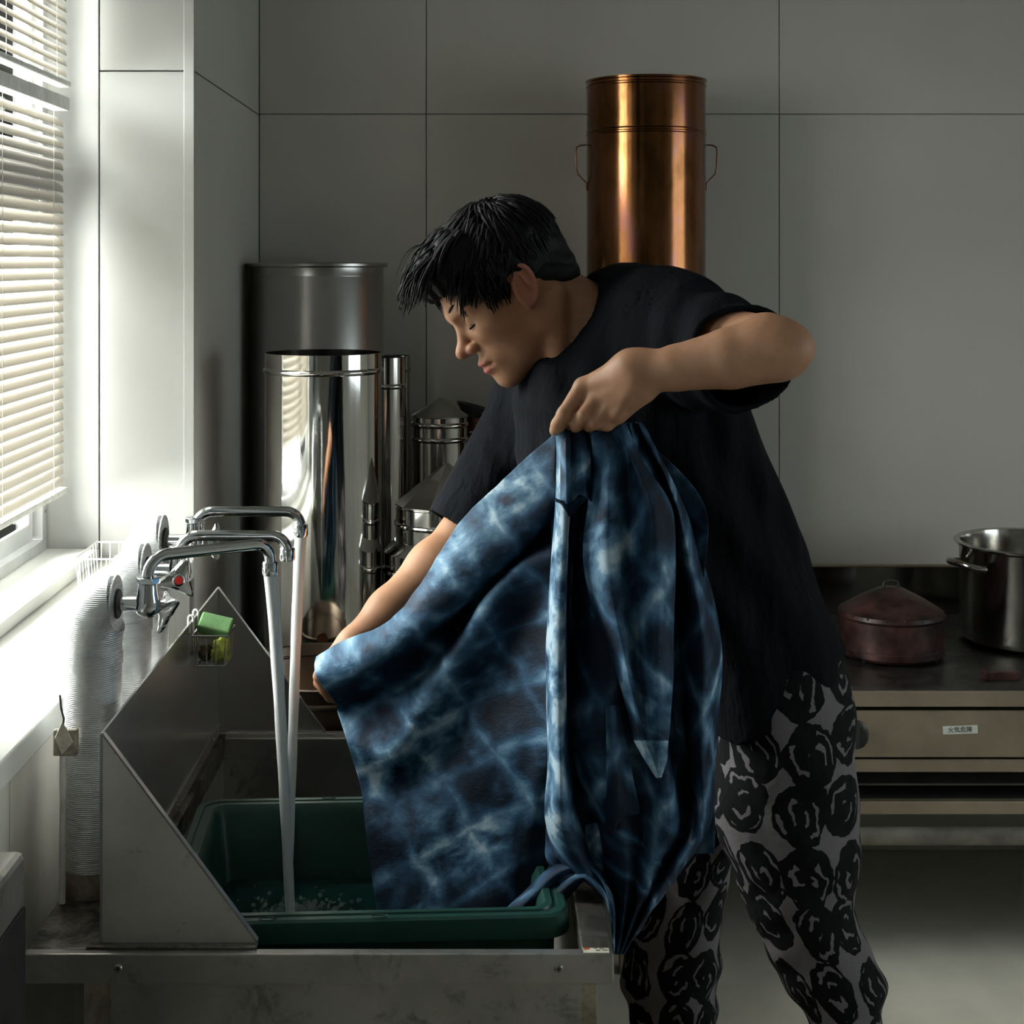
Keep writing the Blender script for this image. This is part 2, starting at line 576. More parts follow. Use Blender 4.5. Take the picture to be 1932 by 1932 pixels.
# venetian blinds: every slat a part
def blind(name, zb, zt, n, tilt, label, y0, y1, xc, pitch):
    b = thing(name, (xc, (y0 + y1) / 2, zb), label, 'blind', 'blinds in the window')
    wdt = 0.025
    prof = []
    for i in range(7):
        t = i / 6.0 - 0.5
        prof.append((t * wdt, 0.0035 * (1 - (2 * t) ** 2)))
    ca, sa = math.cos(tilt), math.sin(tilt)
    vs = []
    nseg = 6
    yy = [y0 + (y1 - y0) * i / nseg for i in range(nseg + 1)]
    # rounded end towards the pier
    for k, y in enumerate(yy + [y1 + 0.006]):
        sc = 1.0 if k <= nseg else 0.55
        for x, z in prof:
            vs.append((x * sc * ca - z * sa, y, x * sc * sa + z * ca))
    fs = []
    m = len(prof)
    for k in range(nseg + 1):
        for i in range(m - 1):
            fs.append((k * m + i, k * m + i + 1, (k + 1) * m + i + 1, (k + 1) * m + i))
    me = None
    for i in range(n):
        z = zb + 0.028 + i * pitch
        if me is None:
            mb = MB()
            mb.add(vs, fs)
            o = mb.build('slat', M['slat'], b, 60)
            me = o.data
            sd = o.modifiers.new('thick', 'SOLIDIFY')
            sd.thickness = 0.0007
        else:
            o = o.copy()
            COL.objects.link(o)
        o.location = (xc, 0, z)
    MB().box((xc - 0.013, y0, zb), (xc + 0.013, y1 + 0.012, zb + 0.012)).build('bottom_rail', M['plastic_white'], b, 0, 0.003)
    MB().box((xc - 0.016, y0, zt), (xc + 0.016, y1 + 0.012, zt + 0.026)).build('head_rail', M['plastic_white'], b, 0, 0.002)
    for y in (y1 - 0.09, y1 - 0.40, y1 - 0.80):
        for dx in (-0.0135, 0.0135):
            MB().tube([(xc + dx, y, zb + 0.006), (xc + dx, y, zt)], 0.0006, 5).build('ladder_cord', M['cord'], b)
    return b


PITCH = 0.0208
bl = blind('venetian_blind', 1.055, 1.055 + 0.03 + 34 * PITCH, 34, R(-54), 'lower white slatted blind, pulled down over the sash window', 1.965, 2.955, -0.803, PITCH)
bu = blind('venetian_blind', 1.838, 2.41, 26, R(-50), 'upper white slatted blind with open slats, above the lower one', 1.965, 2.965, -0.800, PITCH)

# ------------------------------------------------------------------ sink unit
ZC = 0.694
YF, YB = 1.791, 2.645
sink = thing('steel_sink', (-0.18, 2.2, 0.0), 'stainless steel wash tank with angled splash guards holding the green tub', 'sink')
OX0, OX1, OY0, OY1 = -0.43, 0.122, 1.806, 2.605
B((-0.53, YF, ZC - 0.035), (0.159, OY0, ZC)).build('front_rim', M['sink'], sink, 0, 0.002)
B((OX1, OY0, ZC - 0.035), (0.159, YB, ZC)).build('right_rim', M['sink_dirty'], sink, 0, 0.002)
B((-0.53, OY0, ZC - 0.035), (OX0, YB, ZC)).build('deck', M['deck_dirty'], sink, 0, 0.002)
B((OX0, OY1, ZC - 0.035), (OX1, YB, ZC)).build('back_rim', M['sink'], sink, 0, 0.002)
b_ = MB()
zb = 0.40
t = 0.004
b_.box((OX0 - t, OY0, zb), (OX0, OY1, ZC - 0.0351))
b_.box((OX1, OY0, zb), (OX1 + t, OY1, ZC - 0.0351))
b_.box((OX0, OY0 - t, zb), (OX1, OY0, ZC - 0.0351))
b_.box((OX0, OY1, zb), (OX1, OY1 + t, ZC - 0.0351))
b_.box((OX0, OY0, zb - t), (OX1, OY1, zb))
b_.build('basin', M['sink'], sink, 0)
B((-0.462, YF + 0.012, 0.05), (0.140, YF + 0.018, ZC - 0.0355)).build('front_panel', M['sink_body'], sink, 0, 0.001)
B((0.1345, YF + 0.0185, 0.05), (0.140, YB - 0.01, ZC - 0.0355)).build('side_panel', M['sink_body'], sink, 0, 0.001)
for x0 in (-0.46, 0.118):
    for y0 in (YF + 0.019, YB - 0.05):
        B((x0, y0, 0), (x0 + 0.016, y0 + 0.03, ZC - 0.036)).build('leg', M['sink_body'], sink, 0, 0.002)
MB().tube([(0.085, 1.93, zb), (0.085, 1.93, 0.655)], 0.011, 16).build('overflow_pipe', M['sink'], sink)
for px in (223, 1054):
    p = W(px, 1827, YF)
    s_ = MB()
    s_.lathe([(0.0, 0.0028), (0.004, 0.0026), (0.0052, 0.0012), (0.0056, 0.0), (0.0, 0.0)], 20)
    s_.xform(Matrix.Translation(p) @ Matrix.Rotation(R(90), 4, 'X'))
    sc = s_.build('screw', M['screw'], sink)
    c_ = MB()
    c_.box((p.x - 0.0028, YF - 0.0032, p.z - 0.0006), (p.x + 0.0028, YF - 0.0024, p.z + 0.0006))
    c_.box((p.x - 0.0006, YF - 0.0032, p.z - 0.0028), (p.x + 0.0006, YF - 0.0024, p.z + 0.0028))
    c_.build('screw_slot', M['ink'], sc, 0)
# splash guards
SX, SY0, SY1, SZ = -0.444, 1.8125, 2.63, 0.944
TIP = -0.261
B((SX - 0.0015, SY0, ZC + 0.0005), (SX + 0.0015, SY1, SZ)).build('side_splash', M['sink_splash'], sink, 0)
MB().prism([(SX + 0.0016, SY0, ZC + 0.002), (TIP, SY0, ZC + 0.002), (TIP, SY0, ZC + 0.006), (SX + 0.0016, SY0, SZ)], (0, 0.0025, 0)).build('front_splash', M['sink_front'], sink, 0, 0.0006)
MB().prism([(SX + 0.0016, SY1, ZC + 0.002), (TIP, SY1, ZC + 0.002), (TIP, SY1, ZC + 0.006), (SX + 0.0016, SY1, SZ)], (0, -0.0025, 0)).build('back_splash', M['sink_splash'], sink, 0, 0.0006)
M['sink_splash'].node_tree.nodes['Principled BSDF'].inputs['Metallic'].default_value = 0.72
# folded lips of the guards
d_ = Vector((TIP - SX, 0, ZC - SZ)).normalized()
nn = Vector((-d_.z, 0, d_.x))
for yy_, dy in ((SY0, 0.010), (SY1 - 0.010, 0.010)):
    a0, a1 = Vector((SX, yy_, SZ)), Vector((TIP, yy_, ZC + 0.004))
    MB().prism([a0, a1, a1 + nn * 0.002, a0 + nn * 0.002], (0, dy, 0)).build('splash_lip', M['sink_splash'], sink, 0)
B((SX - 0.016, SY0 - 0.010, ZC), (TIP + 0.002, SY0 + 0.004, ZC + 0.004)).build('base_flange', M['sink_dirty'], sink, 0, 0.0015)
B((SX - 0.001, SY1 - 0.005, ZC - 0.022), (TIP + 0.02, SY1 - 0.0026, ZC + 0.002)).build('back_flange', M['sink'], sink, 0, 0.0008)
for x in (-0.40, -0.285):
    MB().sphere((x, SY1 - 0.006, ZC - 0.009), 0.003, 12, 6).build('rivet', M['screw'], sink)
B((SX + 0.0016, SY0 + 0.01, ZC), (SX + 0.004, SY1 - 0.01, ZC + 0.02)).build('side_flange', M['sink'], sink, 0, 0.0006)
for y in (2.05, 2.25, 2.42, 2.56):
    MB().sphere((SX + 0.0045, y, ZC + 0.011), 0.0028, 12, 6).build('rivet', M['screw'], sink)
# peeling sticker on the front right corner of the rim
st = thing('rim_sticker', (0.1385, 1.799, ZC), 'torn cream and orange sticker on the front corner of the tank rim', 'sticker')
B((0.1235, 1.793, ZC + 0.0001), (0.154, 1.806, ZC + 0.0006)).build('paper', M['label_cream'], st, 0)
B((0.1245, 1.8015, ZC + 0.0007), (0.1315, 1.8058, ZC + 0.0009)).build('print', M['label_red'], st, 0)
for i, (x, y, wx) in enumerate(((0.137, 1.8035, 0.003), (0.143, 1.803, 0.005), (0.1385, 1.7985, 0.005), (0.146, 1.799, 0.006))):
    B((x, y, ZC + 0.0007), (x + wx, y + 0.0014, ZC + 0.0009)).build('print', M['ink'], st, 0)

# folded steel edge of the neighbouring bench at the lower left
nb = thing('bench_edge', (-0.54, 1.2, 0.0), 'folded grey steel bench end left of the wash tank', 'bench')
B((-0.564, 0.4, 0.02), (-0.512, 1.742, 0.835)).build('end_panel', M['sink'], nb, 0, 0.008)
B((-0.5115, 0.42, 0.03), (-0.5085, 1.73, 0.775)).build('side_sheet', M['iron'], nb, 0, 0.001)

# ------------------------------------------------------------------ green tub


def rrect(cx, cy, hx, hy, r, z, rot=0.0, n=6):
    pts = []
    for sx, sy, a0 in ((1, 1, 0), (-1, 1, 90), (-1, -1, 180), (1, -1, 270)):
        for i in range(n + 1):
            a = R(a0 + 90.0 * i / n)
            pts.append((sx * (hx - r) + r * math.cos(a), sy * (hy - r) + r * math.sin(a)))
    c, s = math.cos(rot), math.sin(rot)
    return [(cx + x * c - y * s, cy + x * s + y * c, z) for x, y in pts]


def loft(loops, cap0=True, cap1=True):
    m = MB()
    n = len(loops[0])
    vs = [p for l in loops for p in l]
    fs = []
    for i in range(len(loops) - 1):
        for k in range(n):
            k2 = (k + 1) % n
            fs.append((i * n + k, i * n + k2, (i + 1) * n + k2, (i + 1) * n + k))
    if cap0:
        fs.append(tuple(range(n))[::-1])
    if cap1:
        fs.append(tuple((len(loops) - 1) * n + k for k in range(n)))
    return m.add(vs, fs)


TC, TROT = (-0.150, 2.078), R(3.0)
tub = thing('plastic_tub', (TC[0], TC[1], zb), 'dark green rectangular plastic tub with a stepped rim standing in the tank', 'tub')
HX, HY = 0.2545, 0.2180


def tl(off, z):
    return rrect(TC[0], TC[1], HX + off, HY + off, max(0.012, 0.034 + off * 0.5), z, TROT)


ZR = 0.704
loft([tl(-0.058, zb + 0.002), tl(-0.050, zb + 0.008), tl(-0.016, ZR - 0.030), tl(-0.001, ZR - 0.0285), tl(0.0, ZR - 0.026),
      tl(-0.002, ZR - 0.003), tl(-0.005, ZR), tl(-0.0135, ZR), tl(-0.0145, ZR - 0.0025), tl(-0.0195, ZR - 0.0025), tl(-0.0205, ZR),
      tl(-0.0285, ZR), tl(-0.0305, ZR - 0.003), tl(-0.036, ZR - 0.014), tl(-0.0645, zb + 0.012), tl(-0.072, zb + 0.007)]).build('body', M['tub'], tub, 35)
for lx, ly in ((0.02, -HY + 0.009), (-0.115, -HY + 0.009), (-0.06, HY - 0.009)):
    c, s = math.cos(TROT), math.sin(TROT)
    x, y = TC[0] + lx * c - ly * s, TC[1] + lx * s + ly * c
    ring = [(x + 0.010 * math.cos(2 * math.pi * i / 20), y + 0.0045 * math.sin(2 * math.pi * i / 20), ZR + 0.0004) for i in range(20)]
    MB().tube(ring, 0.0009, 6, closed=True).build('rim_hole', M['tub'], tub)
ZWAT = 0.60
wt = loft([rrect(TC[0], TC[1], HX - 0.052, HY - 0.052, 0.02, ZWAT - 0.12, TROT), rrect(TC[0], TC[1], HX - 0.0465, HY - 0.0465, 0.02, ZWAT, TROT)]).build('water', M['water'], smooth=0)
tag(wt, 'dark green water standing in the plastic tub', 'water', kind='stuff')
random.seed(4)
fm = MB()
for i in range(420):
    a, r = random.uniform(0, 2 * math.pi), abs(random.gauss(0, 0.035))
    x, y = -0.245 + r * math.cos(a) * 1.35, 2.125 + r * math.sin(a) * 0.9
    rr = random.uniform(0.0012, 0.0034)
    fm.sphere((x, y, ZWAT + rr * 0.4 + max(0, random.gauss(0.002, 0.004))), rr, 8, 5)
tag(fm.build('water_foam', M['bubble']), 'froth of small bubbles where the water lands in the tub', 'foam', kind='stuff')

# ------------------------------------------------------------------ pipes and taps
ZTAP = 1.062


def lagged_pipe(Y, zt, label):
    p = thing('lagged_pipe', (-0.495, Y, ZC), label, 'pipe', 'foil lagged pipes')
    x = -0.495
    path = [(x, Y, ZC + 0.032), (x, Y, 0.80), (x, Y, 0.90), (x, Y, zt - 0.055), (x + 0.001, Y, zt - 0.036), (x + 0.005, Y, zt - 0.019),
            (x + 0.013, Y, zt - 0.007), (x + 0.022, Y, zt - 0.001), (x + 0.0285, Y, zt)]
    MB().tube(path, [0.0365, 0.037, 0.0365, 0.037, 0.0375, 0.038, 0.038, 0.0375, 0.037], 28).build('lagging', M['foil'], p, 50)
    MB().lathe([(0.0, 0), (0.039, 0), (0.0385, 0.031), (0.0, 0.031)], 28, (x, Y, ZC + 0.0005)).build('collar', M['sink_body'], p)
    MB().tube([(x, Y, 0.985), (x, Y, 1.0)], 0.0385, 28).build('tape_band', M['foil'], p)
    d = MB()
    d.tube([(x + 0.0286, Y, zt), (x + 0.0310, Y, zt)], 0.0374, 28)
    d.build('end_cap', M['foil'], p)
    return p


def handle(c, ax, cap=True, spin=0.0):
    """three-lobed tap knob; returns (knob mesh, cap mesh)"""
    n = 48
    loops = []
    for rc, rv, z in ((0.007, 0, -0.010), (0.011, 0, -0.004), (0, 0.0335, 0.001), (0, 0.0365, 0.004), (0, 0.0310, 0.0085), (0.010, 0, 0.010)):
        lp = []
        for k in range(n):
            a = 2 * math.pi * k / n
            if rv:          # rounded triangle with hollow sides
                am = (a % (2 * math.pi / 3)) - math.pi / 3
                r = min(rv * 0.5 / math.cos(am), rv * 0.93) * (1 - 0.16 * math.cos(1.5 * am))
            else:
                r = rc
            lp.append((r * math.cos(a + spin), r * math.sin(a + spin), z))
        loops.append(lp)
    m = loft(loops)
    q = Vector((0, 0, 1)).rotation_difference(Vector(ax).normalized()).to_matrix().to_4x4()
    T = Matrix.Translation(c) @ q
    m.xform(T)
    k = MB().lathe([(0.0, 0.0005), (0.0088, 0.0005), (0.0088, 0.0112), (0.0075, 0.0122), (0.0, 0.0122)], 24).xform(T)
    rd = MB().lathe([(0.0, 0.0118), (0.0060, 0.0118), (0.0058, 0.0129), (0.0, 0.0134)], 24).xform(T)
    return m, k, rd


def faucet(Y, zs_, spout_z, end, xb, hax, hoff, label, red, spin=90):
    f = thing('wall_faucet', (-0.46, Y, zs_), label, 'faucet', 'chrome swivel taps over the tank')
    MB().tube([(-0.4635, Y, zs_), (-0.4605, Y, zs_), (-0.459, Y, zs_)], [0.019, 0.0185, 0.011], 24).build('wall_flange', M['iron'], f)
    MB().tube([(-0.459, Y, zs_), (xb - 0.015, Y, zs_), (xb, Y, zs_ - 0.002)], [0.009, 0.0095, 0.0145], 18).build('inlet', M['chrome'], f, 60)
    bd = MB().lathe([(0.0, -0.017), (0.008, -0.0165), (0.0145, -0.011), (0.0165, -0.003), (0.0155, 0.006), (0.0135, 0.014), (0.0125, 0.026), (0.0, 0.026)], 24, (xb, Y, zs_))
    bd.build('valve_body', M['chrome'], f, 60)
    MB().lathe([(0.0, 0.0262), (0.0150, 0.0262), (0.0150, 0.0345), (0.0, 0.0345)], 6, (xb, Y, zs_)).build('union_nut', M['chrome'], f, 20, 0.0012)
    # spout: up, over, down
    a0 = Vector((xb, Y, zs_ + 0.035))
    e = Vector((end[0], end[1], spout_z))
    hd = Vector((e.x - xb, e.y - Y, 0))
    L = hd.length
    hd.normalize()
    pts = [a0]
    rb = 0.026
    for i in range(9):
        t_ = R(90 * i / 8)
        pts.append(Vector((xb, Y, spout_z - rb)) + hd * rb * (1 - math.cos(t_)) + Vector((0, 0, rb * math.sin(t_))))
    rb2 = 0.022
    for i in range(9):
        t_ = R(90 * i / 8)
        pts.append(Vector((xb, Y, spout_z - rb2)) + hd * (L - rb2 + rb2 * math.sin(t_)) + Vector((0, 0, rb2 * math.cos(t_))))
    pts.append(Vector((e.x, e.y, end[2] + 0.014)))
    MB().tube(pts, 0.0078, 18).build('spout', M['chrome'], f, 60)
    MB().lathe([(0.0, 0.0), (0.0098, 0.0), (0.0108, 0.003), (0.0108, 0.0165), (0.0095, 0.0185), (0.0, 0.0185)], 24, (e.x, e.y, end[2])).build('aerator', M['chrome'], f, 40)
    hc = Vector((xb, Y, zs_)) + Vector(hoff)
    ax = Vector(hax).normalized()
    MB().tube([Vector((xb, Y, zs_ - 0.002)), hc - ax * 0.008], [0.0105, 0.0075], 16).build('spindle', M['chrome'], f, 60)
    m, k, rd = handle(hc, ax, spin=R(spin))
    h = m.build('handle', M['chrome'], f, 40)
    k.build('handle_hub', M['chrome'], h, 40)
    if red:
        rd.build('hot_marker', M['red'], h, 40)
    return f


Y1, Y2, Y3 = 1.977, 2.157, 2.257
lagged_pipe(Y1, 1.060, 'foil lagged pipe nearest the viewer, rising beside the splash guard')
lagged_pipe(Y2, 1.068, 'middle foil lagged pipe feeding the tap with the red dot')
lagged_pipe(Y3 + 0.02, 1.088, 'farthest foil lagged pipe, behind the other two')
E1 = Vector((-0.279, 2.07, 1.079))
E2 = Vector((-0.266, 2.150, 1.083))
E3 = Vector((-0.262, 2.277, 1.094))
faucet(Y1, 1.061, 1.122, E1, -0.424, (0.85, 0.45, -0.35), (0.019, 0.012, -0.008), 'chrome swivel tap on the nearest pipe, running', False, 30)
faucet(Y2, 1.068, 1.117, E2, -0.418, (0.36, -0.92, -0.05), (0.004, -0.036, -0.004), 'chrome tap with a red dot on its knob, spout shut off', True)
faucet(Y3 + 0.02, 1.088, 1.131, E3, -0.418, (0.8, 0.45, -0.2), (0.020, 0.012, -0.008), 'chrome swivel tap on the farthest pipe, running', False)


def stream(p0, p1, r0, r1, label):
    pts, rs = [], []
    for i in range(25):
        t_ = i / 24.0
        z = p0.z + (p1.z - p0.z) * t_
        k = t_ ** 0.8
        x = p0.x + (p1.x - p0.x) * k
        y = p0.y + (p1.y - p0.y) * k
        pts.append((x, y, z))
        rs.append((r0 + (r1 - r0) * k) * (1 + 0.035 * math.sin(i * 1.3)))
    tag(MB().tube(pts, rs, 16).build('water_stream', M['stream'], None, 60), label, 'water', 'running water')


stream(E1 + Vector((0, 0, 0.001)), Vector((-0.253, 2.085, ZWAT - 0.003)), 0.0092, 0.0066, 'white stream falling from the nearest tap into the tub')
stream(E3 + Vector((0, 0, 0.001)), Vector((-0.275, 2.235, ZWAT - 0.003)), 0.0088, 0.0062, 'white stream falling from the farthest tap into the tub')

# wire basket with sponges on the splash guard
YBK = 2.40
bk = thing('wire_basket', (-0.41, YBK, 0.87), 'small wire sponge basket hooked over the splash guard', 'basket')
bx0, bx1, by0, by1 = SX + 0.0045, SX + 0.060, YBK - 0.036, YBK + 0.036


def ring4(z, x0, x1, y0, y1):
    return [(x0, y0, z), (x1, y0, z), (x1, y1, z), (x0, y1, z)]


MB().tube(ring4(0.925, bx0, bx1, by0, by1), 0.0015, 8, closed=True).build('top_wire', M['chrome'], bk)
MB().tube(ring4(0.878, bx0 + 0.002, bx1 - 0.008, by0 + 0.004, by1 - 0.004), 0.0012, 8, closed=True).build('bottom_wire', M['chrome'], bk)
for i in range(4):
    x = bx0 + 0.008 + i * 0.0145
    MB().tube([(x, by0, 0.925), (x * 0.97 + (bx0) * 0.03, by0 + 0.004, 0.878), (x, by1 - 0.004, 0.878), (x, by1, 0.925)], 0.0008, 6).build('wire', M['chrome'], bk)
for i in range(4):
    y = by0 + 0.010 + i * 0.017
    MB().tube([(bx1, y, 0.925), (bx1 - 0.008, y, 0.878), (bx0 + 0.002, y, 0.878), (bx0, y, 0.925)], 0.0008, 6).build('wire', M['chrome'], bk)
for y in (YBK - 0.02, YBK + 0.02):
    pts = [(bx0, y, 0.925), (SX + 0.0036, y, SZ + 0.001)]
    for i in range(7):
        t_ = math.pi * i / 6
        pts.append((SX + 0.0040 * math.cos(t_), y, SZ + 0.0035 + 0.006 * math.sin(t_)))
    pts.append((SX - 0.0038, y, SZ - 0.012))
    MB().tube(pts, 0.0016, 8).build('hook', M['plastic_white'], bk)
sp = thing('green_sponge', (-0.41, YBK + 0.01, 0.90), 'green two-layer sponge lying on top in the wire basket', 'sponge')
Tm = Matrix.Translation((-0.4105, YBK + 0.006, 0.9305)) @ Matrix.Rotation(R(13), 4, 'Y') @ Matrix.Rotation(R(28), 4, 'X')
MB().box((-0.0255, -0.017, -0.006), (0.0255, 0.017, 0.010), Tm).build('foam', M['sponge_green'], sp, 0, 0.003)
MB().box((-0.0255, -0.017, -0.014), (0.0255, 0.017, -0.0065), Tm).build('scrub_layer', M['sponge_pale'], sp, 0, 0.002)


def lump(name, c, sc, mat, label, cat, seed, amp=0.25):
    bm = bmesh.new()
    bmesh.ops.create_icosphere(bm, subdivisions=4, radius=1.0)
    for v in bm.verts:
        p = v.co.copy()
        k = 1 + amp * mnoise.fractal(p * 1.6 + Vector((seed, 0, 0)), 1.0, 2.0, 3)
        v.co = Vector((p.x * sc[0] * k + c[0], p.y * sc[1] * k + c[1], p.z * sc[2] * k + c[2]))
    me = bpy.data.meshes.new(name)
    bm.to_mesh(me)
    bm.free()
    return tag(link(name, me, mat, None, 180), label, cat)


lump('yellow_sponge', (-0.400, YBK - 0.012, 0.898), (0.016, 0.014, 0.018), M['sponge_yellow'], 'crumpled yellow green sponge under the green one', 'sponge', 3, 0.5)
lump('scouring_pad', (-0.424, YBK + 0.006, 0.889), (0.013, 0.022, 0.010), M['scourer'], 'brown matted scouring pad in the wire basket', 'scourer', 8, 0.5)

# wire rack on the ledge
rk = thing('wire_rack', (-0.65, 2.75, ZLEDGE), 'empty white wire rack standing on the window ledge behind the pipes', 'rack')
rx0, rx1, ry0, ry1 = -0.700, -0.605, 2.667, 2.83
MB().tube(ring4(0.985, rx0, rx1, ry0, ry1), 0.0016, 8, closed=True).build('top_wire', M['cord'], rk)
MB().tube(ring4(ZLEDGE + 0.0015, rx0 + 0.006, rx1 - 0.004, ry0 + 0.006, ry1 - 0.006), 0.0013, 8, closed=True).build('bottom_wire', M['cord'], rk)
for i in range(6):
    x = rx0 + 0.008 + i * 0.016
    MB().tube([(x, ry0, 0.985), (x, ry0 + 0.006, ZLEDGE + 0.0012), (x, ry1 - 0.006, ZLEDGE + 0.0012), (x, ry1, 0.985)], 0.0010, 6).build('wire', M['cord'], rk)
for i in range(8):
    y = ry0 + 0.014 + i * 0.0195
    MB().tube([(rx0, y, 0.985), (rx0 + 0.005, y, ZLEDGE + 0.0012), (rx1 - 0.004, y, ZLEDGE + 0.0012), (rx1, y, 0.985)], 0.0010, 6).build('wire', M['cord'], rk)

# old junction box and conduit on the wainscot
jb = thing('junction_box', (-0.517, 1.93, 0.90), 'grubby junction box on a white conduit in front of the nearest pipe', 'switch box')
B((-0.532, 1.925, 0.881), (-0.502, 1.937, 0.914)).build('box', M['box_wood'], jb, 0, 0.002)
MB().prism([(-0.529, 1.9245, 0.905), (-0.520, 1.9245, 0.925), (-0.513, 1.9245, 0.915), (-0.506, 1.9245, 0.900), (-0.514, 1.9245, 0.890), (-0.520, 1.9245, 0.884)], (0, -0.003, 0)).build('cover', M['label_cream'], jb, 0, 0.001)
MB().tube([(-0.521, 1.931, 0.881), (-0.521, 1.931, 0.80), (-0.522, 1.931, ZC + 0.001)], 0.0042, 12).build('conduit', M['plastic_white'], jb)
MB().tube([(-0.520, 1.928, 0.914), (-0.519, 1.928, 0.928), (-0.523, 1.930, 0.940), (-0.526, 1.936, 0.955)], 0.0014, 8).build('wire', M['iron'], jb)

# ------------------------------------------------------------------ gas range along the back wall
ZT = 0.61
RY0, RY1 = 3.20, 3.90
RX0, RX1 = -0.54, 2.4
rg = thing('gas_range', (0.9, 3.55, 0.0), 'long worn steel gas range along the back wall under the pots', 'stove')
B((RX0, RY0, ZT - 0.036), (RX1, RY1, ZT)).build('worktop', M['stove_top'], rg, 0, 0.003)
B((RX0, RY0 - 0.006, ZT - 0.034), (RX1, RY0 - 0.001, ZT - 0.001)).build('top_edge', M['stove'], rg, 0, 0.002)
B((RX0, RY1 - 0.012, ZT), (RX1, RY1, 0.735)).build('backsplash', M['stock'], rg, 0, 0.002)
MB().tube([(RX0, RY1 - 0.016, 0.733), (RX1, RY1 - 0.016, 0.733)], 0.004, 10).build('backsplash_edge', M['stove'], rg)
B((RX0, RY0 + 0.004, 0.468), (RX1, RY0 + 0.012, 0.566)).build('front_panel', M['stove'], rg, 0, 0.002)
B((RX0, RY0 + 0.012, 0.434), (RX1, RY0 + 0.03, 0.462)).build('lower_rail', M['stove'], rg, 0, 0.003)
B((RX0, RY0, 0.350), (RX1, RY0 + 0.02, 0.378)).build('shelf_edge', M['stove'], rg, 0, 0.003)
B((RX0, RY0 + 0.021, 0.352), (RX1, RY0 + 0.15, 0.360)).build('shelf', M['iron'], rg, 0)
B((RX0, RY0 + 0.16, 0.361), (RX1, RY0 + 0.17, 0.566)).build('burner_screen', M['iron'], rg, 0)
MB().tube([(RX0, RY0 + 0.01, 0.302), (RX1, RY0 + 0.01, 0.302)], 0.0185, 20).build('gas_pipe', M['pipe_steel'], rg)
for x in (RX0 + 0.02, 0.30, 1.70, RX1 - 0.05):
    for y in (RY0 + 0.035, RY1 - 0.06):
        B((x, y, 0.0), (x + 0.035, y + 0.035, ZT - 0.037)).build('leg', M['stove'], rg, 0, 0.002)
for i in range(12):
    x = 0.55 + i * 0.075
    MB().lathe([(0, 0), (0.006, 0), (0.005, 0.006), (0, 0.007)], 10).xform(Matrix.Translation((x, RY0 + 0.159, 0.45)) @ Matrix.Rotation(R(90), 4, 'X')).build('jet', M['pipe_steel'], rg)
p = W(1612, 1386, RY0)
kn = MB().lathe([(0, 0), (0.030, 0), (0.030, 0.004), (0.026, 0.006), (0.025, 0.022), (0.022, 0.025), (0, 0.025)], 32)
kn.xform(Matrix.Translation((p.x, RY0 + 0.004, p.z)) @ Matrix.Rotation(R(90), 4, 'X'))
k_ = kn.build('knob', M['knob'], rg, 40)
B((p.x - 0.004, RY0 - 0.0265, p.z - 0.023), (p.x + 0.004, RY0 - 0.021, p.z + 0.023)).build('grip', M['knob'], k_, 0, 0.0015)
# burner grates under the pots
for cx, cy in ((0.94, 3.50), (1.32, 3.60), (0.35, 3.55)):
    g = MB()
    for i in range(4):
        a_ = R(45 + 90 * i)
        g.tube([(cx + 0.03 * math.cos(a_), cy + 0.03 * math.sin(a_), ZT + 0.0035), (cx + 0.115 * math.cos(a_), cy + 0.115 * math.sin(a_), ZT + 0.0035)], 0.0032, 8)
    g.tube([(cx + 0.06 * math.cos(2 * math.pi * i / 24), cy + 0.06 * math.sin(2 * math.pi * i / 24), ZT + 0.0035) for i in range(24)], 0.0032, 8, closed=True)
    g.build('burner_grate', M['iron'], rg)
for x0 in (1.08, 1.20):
    B((x0, 3.27, ZT), (x0 + 0.075, 3.30, ZT + 0.018)).build('fire_brick', M['rust'], rg, 0, 0.002)
# label on the front panel
lb = thing('fire_label', (W(1812, 1377, RY0).x, RY0, 0.5), 'small pale label with black lettering on the stove front', 'label')
p = W(1812, 1377, RY0 + 0.003)
T_ = Matrix.Translation(p) @ Matrix.Rotation(R(-1.8), 4, 'Y')
MB().box((-0.036, -0.0006, -0.0085), (0.036, 0.0005, 0.0085), T_).build('plate', M['label_paper'], lb, 0)
cu = bpy.data.curves.new('lettering', 'FONT')
cu.body = '火気危険'
cu.size = 0.0128
cu.align_x, cu.align_y = 'CENTER', 'CENTER'
cu.extrude = 0.0001
to = bpy.data.objects.new('lettering', cu)
COL.objects.link(to)
bpy.context.view_layer.update()
dg = bpy.context.evaluated_depsgraph_get()
me = bpy.data.meshes.new_from_object(to.evaluated_get(dg))
bpy.data.objects.remove(to)
me.transform(T_ @ Matrix.Translation((-0.001, -0.0009, 0)) @ Matrix.Rotation(R(90), 4, 'X'))
me.materials.clear()
link('lettering', me, M['ink'], lb, 0)

ZG = ZT + 0.0072    # pots stand on the grates


def ringed(name, c, r, z0, z1, rings, mat, parent, seg=64, open_top=True, wall=0.002):
    """sheet metal tube with raised beads at the given heights"""
    prof = [(0.0, z0), (r, z0)]
    for z in sorted(rings):
        prof += [(r, z - 0.006), (r + 0.0032, z - 0.003), (r + 0.0042, z), (r + 0.0032, z + 0.003), (r, z + 0.006)]
    prof += [(r, z1)]
    if open_top:
        prof += [(r - wall, z1), (r - wall, z1 - 0.06), (0.0, z1 - 0.06)]
    else:
        prof += [(0.0, z1)]
    return MB().lathe(prof, seg, (c[0], c[1], 0)).build(name, mat, parent, 38)


